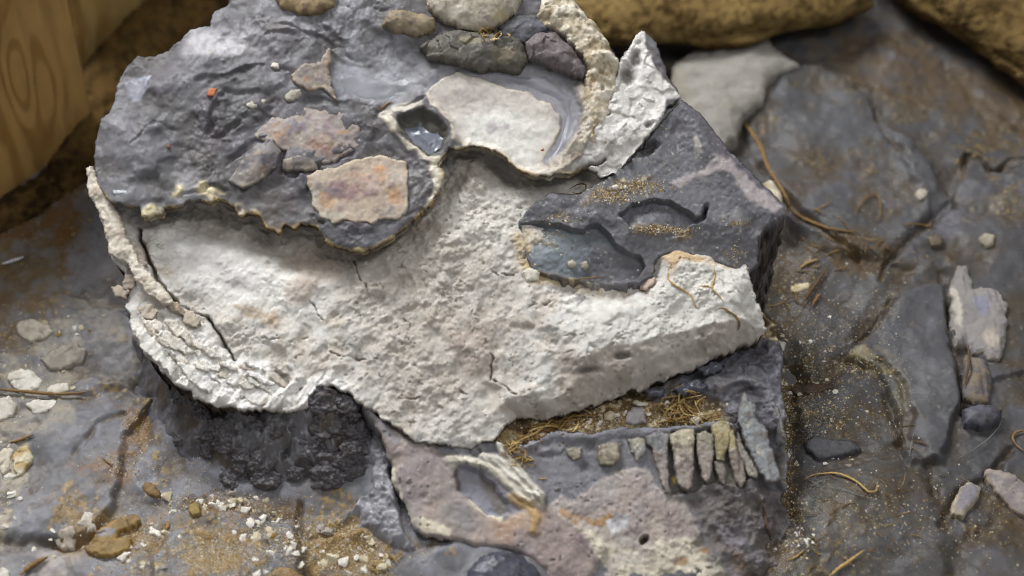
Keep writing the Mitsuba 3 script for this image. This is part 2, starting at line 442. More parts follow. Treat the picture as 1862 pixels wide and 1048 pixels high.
    for k, (px, tint, a) in enumerate([
            ([(-30, 420), (150, 370), (130, 500), (60, 640), (-30, 660)], '#5d4b2e', 0.85), ([(100, 400), (125, 400), (130, 470), (110, 490)], '#66480f', 0.9),
            ([(-20, 360), (160, 330), (140, 400), (-20, 430)], '#5b4222', 0.9), ([(225, 745), (275, 745), (270, 800), (235, 810)], '#6e4f22', 0.9),
            ([(200, 830), (255, 825), (245, 862), (190, 885), (140, 870), (145, 850)], '#6a4c22', 0.75), ([(100, 900), (140, 890), (130, 950), (105, 945)], '#7c6237', 0.7),
            ([(150, 940), (290, 940), (280, 1010), (170, 1015), (110, 990)], '#765d33', 0.85), ([(330, 970), (440, 965), (480, 1010), (440, 1048), (340, 1048)], '#7d6436', 0.85),
            ([(330, 905), (520, 910), (540, 950), (430, 945), (330, 935)], '#6a4e26', 0.7), ([(550, 955), (640, 930), (720, 1010), (720, 1060), (560, 1060)], '#7c6337', 0.85),
            ([(1390, 420), (1470, 440), (1530, 500), (1460, 560), (1500, 640), (1460, 720), (1420, 760), (1385, 640)], '#4e4029', 0.85),
            ([(1420, 760), (1445, 760), (1440, 1048), (1400, 1048), (1395, 900)], '#5d4825', 0.8), ([(1480, 870), (1720, 870), (1700, 960), (1560, 1000), (1480, 960)], '#53452f', 0.65),
            ([(1540, 740), (1610, 720), (1620, 790), (1550, 800)], '#54452e', 0.7), ([(1760, 900), (1900, 860), (1900, 1020), (1780, 1040)], '#57462a', 0.7),
            ([(1780, 560), (1900, 480), (1900, 720), (1830, 760)], '#52442b', 0.7), ([(1500, 60), (1640, 70), (1880, 170), (1900, 260), (1760, 210), (1560, 150)], '#5f4b33', 0.9),
            ([(1740, 170), (1900, 180), (1900, 260), (1800, 250)], '#5c4a2c', 0.8), ([(1440, 250), (1500, 260), (1520, 340), (1450, 380), (1410, 330)], '#5c4a30', 0.55),
            ([(1560, 330), (1640, 320), (1680, 380), (1580, 430), (1540, 400)], '#5a4629', 0.6), ([(1500, 430), (1620, 440), (1600, 500), (1500, 500)], '#66512e', 0.8),
            ([(1690, 460), (1760, 440), (1830, 470), (1780, 520), (1700, 500)], '#574426', 0.6)]):
        stain(px, tint, a, 6, k, 1.5)
    # pale crusts on the left
    for k, (px, tint, a) in enumerate([
            ([(60, 590), (140, 580), (150, 650), (120, 672), (60, 640)], '#a09a8e', 0.75), ([(0, 650), (150, 680), (130, 770), (70, 800), (0, 780)], '#958d7e', 0.65),
            ([(140, 545), (200, 540), (240, 620), (170, 640)], '#8d867c', 0.6), ([(170, 620), (250, 620), (250, 680), (180, 690)], '#9a9590', 0.4),
            ([(0, 800), (60, 800), (50, 880), (0, 930)], '#9a917e', 0.8), ([(80, 1000), (135, 1010), (130, 1060), (60, 1060)], '#a29890', 0.7),
            ([(0, 930), (20, 900), (30, 960), (0, 990)], '#b0a48a', 0.6), ([(380, 850), (520, 870), (560, 920), (430, 915)], '#7d8290', 0.55),
            ([(1590, 640), (1612, 650), (1650, 700), (1655, 770), (1640, 760), (1610, 690)], '#a29a80', 0.35), ([(1545, 645), (1570, 640), (1600, 665), (1615, 690), (1580, 672)], '#b3a67a', 0.8),
            ([(1690, 390), (1745, 380), (1740, 430), (1700, 440)], '#7a7a8a', 0.7), ([(1800, 365), (1838, 362), (1815, 390), (1795, 400)], '#8b7f70', 0.7)]):
        stain(px, tint, a, 3, 40 + k, 1.2, 3)
    stain([(1730, 975), (1760, 1048), (1660, 1048)], '#4a453c', 0.7, 6, 80)
    paint(col, '#47494f', 0.4 * sm(0.5, 1.2, n2))
    col *= (1 + 0.10 * n3 + 0.10 * fb(u, v, 1.7, 2, 57))[..., None]
    speck = sm(0.72, 0.9, vn(u, v, 1.9, 6)) * sm(-0.2, 0.6, n2)
    paint(col, '#b8b0a0', 0.35 * speck)
    top = sm(-30, 60, g.line([(1480, 60), (1650, 120), (1900, 240)], 70) * -1 + 60)
    paint(col, '#6a5c48', 0.7 * top * sm(-0.6, 0.4, n4 + 0.5 * n2))
    col *= (1 - 0.4 * right)[..., None]
    dk = g.poly(SKULL_FOOT, m=60)
    relief('ground', 'bed_matter', g, h, col, np.minimum(np.minimum(np.minimum(u - u[0, 0], u[-1, 0] - u), np.minimum(v - v[0, 0], v[0, -1] - v)) + 0.4, 22 - dk), depth=25, cap=0, rough=0)
    tag('ground', 'grey rock bed with brown stained grooves and slabs', kind='structure')
    return g, h


GGRID, GH = build_ground()


def build_apron():
    g = Grid(GR, [-800, -520, 800, 800], 8.0)
    u, v = g.u, g.v
    h = 5.5 * fb(u, v, 95, 3, 3) + 3.4 * fb(u, v, 34, 3, 9) - 6
    col = flat(g, '#5c5a58')
    paint(col, '#57482f', 0.6 * sm(0, 0.5, fb(u, v, 38, 4, 43)))
    relief('ground_001', 'bed_matter', g, h.astype(np.float32), col, depth=20, cap=0, rough=0)
    tag('ground_001', 'outer grey rock bed round the fossil', kind='structure')


build_apron()


def ground_h(x, y):
    """Height of the rock bed in metres at world x, y in metres."""
    a, b = (np.asarray(x) * 1000 - GGRID.u0) / GGRID.step, (np.asarray(y) * 1000 - GGRID.v0) / GGRID.step
    return ndimage.map_coordinates(GH, [np.atleast_1d(a), np.atleast_1d(b)], order=1, mode='nearest') / 1000


def gpos(px, py):
    """World points of the rock bed seen at these photograph points."""
    q = GR.at(np.stack([np.atleast_1d(px), np.atleast_1d(py)], 1))
    for _ in range(3):
        z = ground_h(q[:, 0] / 1000, q[:, 1] / 1000)
        q = GR.at(np.stack([np.atleast_1d(px), np.atleast_1d(py)], 1), z * 1000)
    return np.stack([q[:, 0] / 1000, q[:, 1] / 1000, z], 1)
# ------------------------------------------------------------------ the skull
def surf(key, u, v):
    """Height of an already built solid above its sheet at (u, v)."""
    g, h, nb = HEIGHTS[key]
    hh = HEIGHTS.setdefault(key + '~', np.where(nb, h, ndimage.grey_dilation(np.where(nb, h, h[nb].min()), size=5)).astype(np.float32))
    return ndimage.map_coordinates(hh, [(u - g.u0) / g.step, (v - g.v0) / g.step], order=1, mode='nearest').astype(np.float32)


def dark_side(c1='#4a443e', c2='#7a746c'):
    a, b = lin(c1), lin(c2)
    return lambda u, v, t: a + (b - a) * np.clip(0.5 + 0.8 * fb(u + 40 * t, v, 5, 3, 8), 0, 1)[:, None]


NOSE = [(992, 592), (1004, 566), (1060, 552), (1130, 545), (1175, 528), (1195, 500), (1192, 465), (1230, 452), (1270, 460), (1320, 480), (1352, 500), (1366, 525), (1372, 560), (1392, 598), (1386, 612), (1300, 652),
        (1200, 690), (1120, 715), (1060, 736), (1000, 755), (950, 760), (930, 730), (1000, 700), (1010, 640)]
RIDGE = [(1000, 600), (1030, 640), (1060, 655), (1090, 640), (1130, 632), (1180, 628), (1230, 608), (1280, 600), (1330, 590), (1392, 600)]
INFILL = [(200, 335), (178, 380), (190, 430), (205, 468), (232, 505), (228, 560), (240, 597), (252, 625), (268, 648), (290, 668), (312, 692), (335, 708), (362, 727), (400, 739), (440, 746), (485, 749), (530, 749), (558, 742),
          (568, 716), (580, 704), (602, 702), (640, 716), (656, 733), (690, 752), (722, 778), (760, 803), (800, 806), (830, 814), (864, 812), (898, 798), (915, 780), (936, 758), (966, 757), (1000, 753), (1060, 738),
          (1120, 716), (1200, 689), (1260, 669), (1300, 651), (1350, 626), (1390, 608), (1398, 600), (1386, 572), (1374, 545), (1362, 500), (1350, 430), (1360, 380), (1290, 290), (1190, 180), (1090, 60), (900, -40), (600, -60),
          (430, 0), (310, 100), (240, 170), (205, 250)]


def infill(g, d):
    u, v = g.u, g.v
    n1, n2, n3 = fb(u, v, 45, 4, 2), fb(u, v, 11, 4, 12), fb(u, v, 2.6, 3, 22)
    c1, e1, z1 = chips(u + 1.5 * n2, v + 1.5 * n2, 13, 5, 0.4)
    c2, e2, z2 = chips(u + 1.2 * n3, v - 1.2 * n3, 4.6, 6, 0.6)
    n4 = fb(u, v, 1.5, 2, 23)
    g.warp(5, 18, 3, 4)
    smooth_zone = sm(-8, 8, g.poly([(290, 400), (440, 420), (600, 470), (640, 560), (560, 590), (420, 570), (330, 520)], 20))
    rough = 1 - 0.75 * smooth_zone
    g.warp(1.5, 9, 6)
    fr = g.poly([(235, 590), (345, 580), (440, 650), (640, 700), (560, 760), (420, 760), (300, 700)], 20)
    rough = rough * (1 - 0.75 * sm(-4, 5, fr))
    c0, e0, z0 = chips(u + 4 * n2, v + 4 * n1, 34, 7, 0.28)
    patchy = sm(-0.5, 0.6, fb(u, v, 26, 3, 77))
    gf = ndimage.gaussian_filter
    h = 2.2 * n1 + 1.6 * n2 + 4.0 * gf(c0, 3) + rough * (3.4 * gf(c1, 1.4) + (0.2 + 1.3 * patchy) * gf(c2, 0.9)) + (0.2 + 0.35 * patchy) * n3 + (0.16 + 0.16 * patchy) * n4
    col = flat(g, '#c5c3c0')
    paint(col, '#bcb5ab', sm(-0.1, 0.9, n1 + 0.3 * n2) * 0.8)
    paint(col, '#dedbd5', sm(0.1, 0.8, n2 - 0.3 * n1) * 0.75)
    paint(col, '#a0978b', sm(0.2, 0.9, -n2 + 0.5 * n3) * 0.8 * (0.3 + 0.7 * patchy))
    paint(col, '#a8947a', 0.45 * sm(0.4, 0.9, fb(u, v, 20, 4, 79)) * rough)
    paint(col, '#ded9d0', (z1 > 0.75) * 0.4)
    paint(col, '#a89c8c', (z2 > 0.8) * 0.35 * rough)
    paint(col, '#e0ded9', smooth_zone * (0.55 + 0.4 * n2))
    mid = sm(-16, 22, g.poly([(600, 440), (780, 360), (990, 330), (960, 420), (980, 540), (980, 760), (860, 830), (700, 770), (640, 690), (600, 600)], 40) + 7 * n2)
    paint(col, '#aca59b', 0.66 * mid)
    for px, c, k, s in [([(240, 600), (340, 590), (420, 640), (520, 690), (620, 690), (560, 745), (420, 742), (300, 680)], '#e2e0dc', 0.85, 5),
                        ([(1000, 585), (1080, 552), (1180, 535), (1260, 460), (1370, 520), (1380, 575), (1300, 598), (1150, 625), (1060, 645)], '#c4c2bc', 0.8, 5),
                        ([(800, 360), (940, 330), (960, 380), (930, 470), (800, 430)], '#d0ccc4', 0.6, 6), ([(500, 460), (590, 440), (620, 500), (560, 530)], '#a89c8e', 0.6, 6),
                        ([(600, 470), (760, 420), (800, 480), (700, 560), (600, 540)], '#aaa399', 0.5, 8), ([(430, 560), (520, 570), (520, 590), (440, 582)], '#b39c80', 0.7, 3),
                        ([(820, 600), (905, 590), (900, 680), (840, 690)], '#aa9c92', 0.5, 6), ([(930, 420), (960, 430), (970, 480), (945, 480)], '#b3a284', 0.7, 3),
                        ([(1190, 470), (1220, 455), (1330, 478), (1330, 490), (1230, 480), (1215, 510)], '#b09468', 0.65, 3), ([(960, 490), (1100, 515), (1090, 535), (980, 510)], '#b09a6e', 0.6, 2.5),
                        ([(300, 500), (430, 570), (500, 640), (420, 650), (330, 560)], '#b8b2a8', 0.5, 6), ([(1240, 500), (1330, 510), (1340, 560), (1250, 540)], '#cfccc4', 0.6, 5)]:
        paint(col, c, min(1, 1.25 * k) * sm(-s, s, g.poly(px, 20) + 4 * n2 + 1.5 * n3))
    # recess under the overhanging cranial bone
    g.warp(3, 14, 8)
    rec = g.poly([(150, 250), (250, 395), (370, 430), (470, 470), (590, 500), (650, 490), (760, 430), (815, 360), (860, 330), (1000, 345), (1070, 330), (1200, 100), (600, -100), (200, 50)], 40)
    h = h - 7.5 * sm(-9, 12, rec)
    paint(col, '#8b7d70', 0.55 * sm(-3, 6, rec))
    # knob under the socket, lumps, flakes
    for x, y, rx, ry, a, up in [(865, 320, 62, 45, 10, 6.0), (545, 520, 42, 50, 20, 2.5), (870, 640, 40, 45, 0, 2.0), (660, 520, 38, 45, 20, 2.5), (730, 480, 45, 40, 0, 1.5), (1330, 560, 30, 30, 0, 1.5), (790, 590, 25, 30, 0, 1.6), (640, 610, 50, 40, 0, 1.4)]:
        b = g.blob(x, y, rx, ry, a, 0.8)
        h = h + up * b
    paint(col, '#a79f95', 0.7 * g.blob(865, 320, 62, 45, 10, 0.4))
    paint(col, '#b7a596', 0.5 * g.blob(545, 530, 32, 36, 20, 0.5))
    # the nose block
    g.warp(1.0, 9, 4)
    dn = g.poly(NOSE, 40)
    ua, ub_ = SK.at([[1000, 640], [1110, 640]])[:, 0]
    L = 1 - sm(ua, ub_, u)
    up = sm(-3 - 14 * L, 12 + 14 * L, dn)
    g.warp(2.0, 12, 14)
    low = g.poly(RIDGE + [(1400, 640), (1300, 680), (1060, 770), (940, 790), (925, 745), (1000, 720)], 40)
    rd = g.line(RIDGE, 60)
    facet = sm(-1 - 6 * L, 2 + 10 * L, low)
    h = h * (1 - 0.3 * up) + 12.5 * up - facet * np.minimum(rd, 50) * 0.50
    paint(col, '#b3aaa0', 0.75 * facet)  # shade of the down-facing underside painted into its colour
    paint(col, '#8f867c', 0.6 * facet * sm(-0.2, 0.8, n2 + 0.4 * n1))
    for x, y, rx, ry in [(1070, 680, 28, 9), (1128, 652, 16, 9)]:
        b = g.blob(x, y, rx, ry, -5, 0.7)
        h = h - 3.2 * b
        paint(col, '#5a544e', 0.8 * b)
    # layered fringe along the lower left rim
    g.warp(1.5, 9, 6)
    fr = g.poly([(235, 590), (345, 580), (440, 650), (640, 700), (560, 760), (420, 760), (300, 700)], 20)
    ly = np.abs(vn(u * 0.75 - v * 0.66 + 1.5 * n2, (u * 0.66 + v * 0.75) * 0.35, 6.5, 3))
    lay = chips((u * 0.75 - v * 0.66) + 1.0 * n2, (u * 0.66 + v * 0.75) * 0.33 + 0.4 * n2, 5.0, 37, 0.5)
    h = h + sm(-3, 6, fr) * (1.0 + 2.4 * ly + 2.6 * gf(lay[0], 0.8) + 0.9 * c1 + 0.3 * n3)
    paint(col, '#a79d90', 0.6 * sm(-3, 6, fr) * (1 - sm(0.0, 0.12, lay[1])))
    # cracks
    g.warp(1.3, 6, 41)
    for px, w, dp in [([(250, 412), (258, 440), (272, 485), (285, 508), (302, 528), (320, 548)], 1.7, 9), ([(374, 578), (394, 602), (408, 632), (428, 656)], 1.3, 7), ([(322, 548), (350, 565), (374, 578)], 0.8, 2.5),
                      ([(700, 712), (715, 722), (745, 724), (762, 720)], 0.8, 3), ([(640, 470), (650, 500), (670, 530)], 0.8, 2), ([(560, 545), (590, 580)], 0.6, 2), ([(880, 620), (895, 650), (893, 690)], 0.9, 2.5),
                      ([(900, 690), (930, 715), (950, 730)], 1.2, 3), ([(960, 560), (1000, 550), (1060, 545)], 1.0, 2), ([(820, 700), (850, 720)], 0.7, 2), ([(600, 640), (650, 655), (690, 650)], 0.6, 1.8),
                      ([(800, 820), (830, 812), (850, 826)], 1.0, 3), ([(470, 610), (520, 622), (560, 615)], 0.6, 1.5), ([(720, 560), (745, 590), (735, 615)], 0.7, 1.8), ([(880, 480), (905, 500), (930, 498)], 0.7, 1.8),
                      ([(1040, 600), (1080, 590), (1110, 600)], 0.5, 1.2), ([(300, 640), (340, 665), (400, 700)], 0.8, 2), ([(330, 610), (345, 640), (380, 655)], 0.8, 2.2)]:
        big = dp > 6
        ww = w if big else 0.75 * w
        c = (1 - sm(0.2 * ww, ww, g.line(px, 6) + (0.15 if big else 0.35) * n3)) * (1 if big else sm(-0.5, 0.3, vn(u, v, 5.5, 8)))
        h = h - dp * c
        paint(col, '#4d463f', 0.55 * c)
    # flaky grain and short broken crevices
    ua_, va_ = u * 0.86 + v * 0.5 + 1.4 * n2, v * 0.86 - u * 0.5 + 1.4 * n3
    fl = chips(ua_ * 0.5, va_ * 1.25, 4.2, 38, 0.6)
    h = h + rough * sm(-0.3, 0.6, fb(u, v, 24, 3, 84)) * (1.5 * gf(fl[0], 0.7) - 0.5 * (1 - sm(0.0, 0.1, fl[1])))
    cz = np.abs(vn(ua_ * 0.55, va_ * 1.3, 5.0, 2)) + 0.25 * np.abs(n3)
    cv = (1 - sm(0.02, 0.10, cz)) * sm(0.25, 0.7, vn(u, v, 4.0, 3) + 0.35 * fb(u, v, 22, 3, 85)) * rough
    h = h - 1.3 * cv
    paint(col, '#6b6359', 0.6 * cv)
    # shrinkage cracks, pits and grit
    rr = np.abs(vn(u + 1.2 * n3, v, 7.5, 9)) + np.abs(vn(u, v, 2.3, 4)) * 0.12
    crack = (1 - sm(0.015, 0.06, rr)) * sm(0.6, 0.9, vn(u, v, 12, 7)) * rough
    h = h - 0.9 * crack
    paint(col, '#7d756b', 0.45 * crack)
    pit = sm(0.7, 0.85, vn(u + 1.5 * n3, v * 1.6 + n3, 2.6, 11)) * sm(0.1, 0.8, n2 + 0.5 * n1) * rough
    h = h - 1.1 * pit
    paint(col, '#6f6559', 0.5 * pit)
    paint(col, '#d9d4ca', 0.35 * sm(0.55, 0.75, vn(u, v, 2.6, 12)) * rough)
    col *= (1 + 0.05 * n3 + 0.05 * fb(u, v, 1.3, 2, 59))[..., None]
    spk = sm(0.45, 0.75, vn(u + 0.8 * n3, v * 1.5, 1.5, 14)) * sm(0.1, 0.8, fb(u, v, 15, 3, 78)) * rough
    h = h - 0.35 * spk
    paint(col, '#7d7368', 0.7 * spk)
    h = edge_round(h, d, 1.4, 1.0)
    return h, col


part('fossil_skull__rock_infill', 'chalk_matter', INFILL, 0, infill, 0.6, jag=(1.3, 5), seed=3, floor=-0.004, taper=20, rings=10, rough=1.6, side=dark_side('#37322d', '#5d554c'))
tag('fossil_skull__rock_infill', 'chalky white rock filling the side of the skull')


def hollow(g, d):
    u, v = g.u, g.v
    n1, n2, n3 = fb(u, v, 22, 4, 62), fb(u, v, 7, 4, 63), fb(u, v, 2.2, 3, 64)
    c1, e1, z1 = chips(u + n2, v + n2, 8, 15, 0.6)
    g.warp(3, 12, 3)
    low = g.poly([(222, 600), (246, 690), (300, 785), (385, 862), (470, 902), (545, 908), (605, 898), (672, 892), (712, 830), (735, 760), (760, 560), (400, 400), (200, 450)], 70, 0)
    lump = sm(-4, 8, g.poly([(552, 770), (566, 725), (590, 706), (640, 716), (662, 760), (668, 872), (600, 888), (545, 850)], 20, 22))
    zk = 16 + (v - _p[1] * 1000) * math.tan(math.radians(23)) - 2.5
    c3 = chips(u + 2 * n3, v + 2 * n2, 5, 16, 0.6)[0]
    act = np.maximum(lump, 0.7 * sm(2, 20, low))
    h = np.minimum(0.5 + 44 * np.clip(low / 38, 0, 1) ** 0.9 + 3 * lump - 14 * sm(0, 12, -low), zk) + act * (4.2 * ndimage.gaussian_filter(c1, 1) + 3.8 * ndimage.gaussian_filter(c3, 0.7) + 2.8 * n2 + 1.2 * n3 - 2.5 * sm(0.3, 0.8, vn(u, v, 6, 7))) + 1.2 * n1
    rib = sm(0.1, 0.8, vn(u * 1.0 + 0.4 * v, v * 0.2, 7, 2)) * sm(8, 25, low) * (1 - lump)
    g.warp(2, 9, 13)
    pil = sm(-3, 5, g.poly([(664, 770), (690, 770), (716, 830), (728, 910), (756, 970), (770, 1010), (690, 1000), (650, 950), (600, 930), (640, 895), (668, 880)], 20, 16))
    pl_ = g.line([(640, 960), (700, 1012), (790, 1020)], 70, 0)
    h = h * (1 - pil) + pil * (-3 + 10 * sm(0, 9, pl_) + 0.30 * np.clip(pl_, 0, 60) + 0.8 * n1 + 0.5 * n2)
    h = np.minimum(h, zk - 2 + 6 * (1 - pil))
    col = flat(g, '#5d5b5e')
    paint(col, '#2c2928', sm(-0.3, 0.6, -n2 + 0.3 * n1) * 0.85)
    paint(col, '#8b8b92', 0.5 * sm(0.35, 0.8, n3 + 0.4 * n2))
    paint(col, '#54463a', sm(0.1, 0.8, n1 - 0.3 * n2) * 0.7)
    paint(col, '#74757d', sm(0.3, 1.0, n2 + 0.4 * n3) * 0.6)
    paint(col, '#80818a', 0.25 * rib)
    paint(col, '#5c5d64', 0.9 * (1 - sm(-2, 6, low + 3 * n2)))
    paint(col, '#8a8990', 0.95 * pil)
    paint(col, '#66656b', pil * sm(0.0, 0.7, n2) * 0.85)
    paint(col, '#9a9aa2', pil * sm(0.2, 0.8, n3 + 0.3 * n1) * 0.5)
    h = h + pil * (1.2 * n2 + 0.7 * n3 + 1.5 * ndimage.gaussian_filter(c3, 0.8))
    return h, col


part('fossil_skull__dark_matrix', 'damp_matter', [(225, 560), (300, 560), (500, 600), (680, 640), (730, 740), (790, 900), (790, 1010), (720, 1022), (640, 978), (545, 940), (465, 918), (385, 878), (300, 805), (240, 700), (212, 600)], 12, hollow, 0.65, GR,
     jag=(1.0, 9), seed=7, floor=-0.008, taper=0, rings=3, rough=0.5)
tag('fossil_skull__dark_matrix', 'dark rough hollow under the white rock rim')


def crags():
    """Broken lumps of black rock crowding the hollow: noisy boulders half sunk in its slope."""
    import meshkit
    R = rng(91)
    ico = trimesh.creation.icosphere(subdivisions=4)
    q, V, F, C, at = np.array(ico.vertices), [], [], [], 0
    spots = [(R.uniform(572, 660), R.uniform(704, 866), R.uniform(7, 13)) for _ in range(34)] + [(R.uniform(400, 575), R.uniform(770, 868), R.uniform(5, 11)) for _ in range(20)] + [(R.uniform(320, 440), R.uniform(715, 820), R.uniform(5, 9)) for _ in range(7)]
    for k, (x, y, r) in enumerate(spots):
        w = GR.at([[x, y]], 20)
        for _ in range(4):
            z = surf('fossil_skull__dark_matrix', w[:, 0].astype(np.float32), w[:, 1].astype(np.float32))
            w = GR.at([[x, y]], z)
        p = q * np.array([R.uniform(0.8, 1.2), R.uniform(0.6, 1.0), R.uniform(0.7, 1.1)])
        n1, n2, n3 = meshkit.fbm(q * 1.6 + 11.3 * k, 3, 5), meshkit.fbm(q * 4.5 + 7.7 * k, 3, 6), meshkit.fbm(q * 11 + 3.1 * k, 2, 7)
        p = p * (0.42 + 0.95 * n1 + 0.30 * np.abs(n2 - 0.5) * 2 + 0.13 * (n3 - 0.5))[:, None] * r
        V.append(p / 1000 + np.array([w[0, 0], w[0, 1] + 0.2 * r, z[0] - 0.55 * r]) / 1000)
        F.append(np.array(ico.faces) + at); at += len(q)
        c = np.repeat(lin('#4a474a')[None], len(q), 0)
        t = sm(0.45, 0.7, n2)[:, None]
        c = c * (1 - 0.6 * t) + lin('#77757a') * 0.6 * t
        t = sm(0.5, 0.7, n1)[:, None]
        C.append(c * (1 - 0.4 * t) + lin('#3c322a') * 0.4 * t)
    scene['fossil_skull__dark_crags'] = mikit.ply((np.vstack(V), np.vstack(F)), 'crust_matter', smooth=35 if False else True, color=np.vstack(C))
    labels['fossil_skull__dark_crags'] = {'label': 'broken black rock lumps in the hollow', 'kind': 'stuff'}


crags()

SIL = [(155, 330), (164, 280), (168, 245), (176, 205), (195, 195), (205, 170), (210, 130), (225, 105), (245, 90), (275, 88), (300, 75), (320, 65), (342, 45), (380, 35), (385, 10), (410, -5), (420, -80)]
LOWEDGE = [(163, 314), (175, 335), (200, 368), (230, 378), (252, 377), (257, 395), (273, 398), (295, 389), (302, 376), (330, 377), (345, 368), (370, 365), (385, 372), (400, 362), (425, 375), (436, 394), (450, 385), (470, 388), (478, 403),
           (484, 412), (498, 414), (506, 423), (515, 406), (530, 414), (545, 405), (575, 412), (590, 436), (612, 450), (640, 457), (662, 458), (682, 450), (706, 440), (736, 415), (770, 382), (788, 364), (803, 343), (807, 312),
           (796, 300), (806, 285), (820, 270), (853, 266), (885, 269), (915, 284), (940, 306), (962, 317), (1000, 323), (1035, 313), (1062, 301)]
CRANIUM = LOWEDGE + [(1095, 318), (1125, 312), (1152, 278), (1182, 246), (1218, 192), (1241, 176), (1216, 138), (1192, 76), (1168, 54), (1150, 74), (1125, 112), (1108, 82), (1064, 24), (1036, -8), (1036, -70), (410, -70)] + SIL[::-1][1:-1]
PALE = [(772, 172), (800, 142), (830, 131), (870, 140), (905, 152), (960, 170), (1000, 188), (1019, 210), (1016, 240), (1003, 268), (985, 292), (1000, 312), (962, 313), (940, 303), (915, 281), (885, 267), (853, 264), (822, 255), (818, 228), (792, 202)]
PLASTER = [(1105, 190), (1118, 150), (1126, 112), (1150, 74), (1166, 54), (1174, 60), (1174, 82), (1182, 96), (1192, 126), (1216, 146), (1241, 176), (1216, 182), (1206, 216), (1180, 244), (1152, 278), (1122, 312), (1080, 326),
           (1040, 316), (1020, 312), (1060, 280), (1075, 240)]


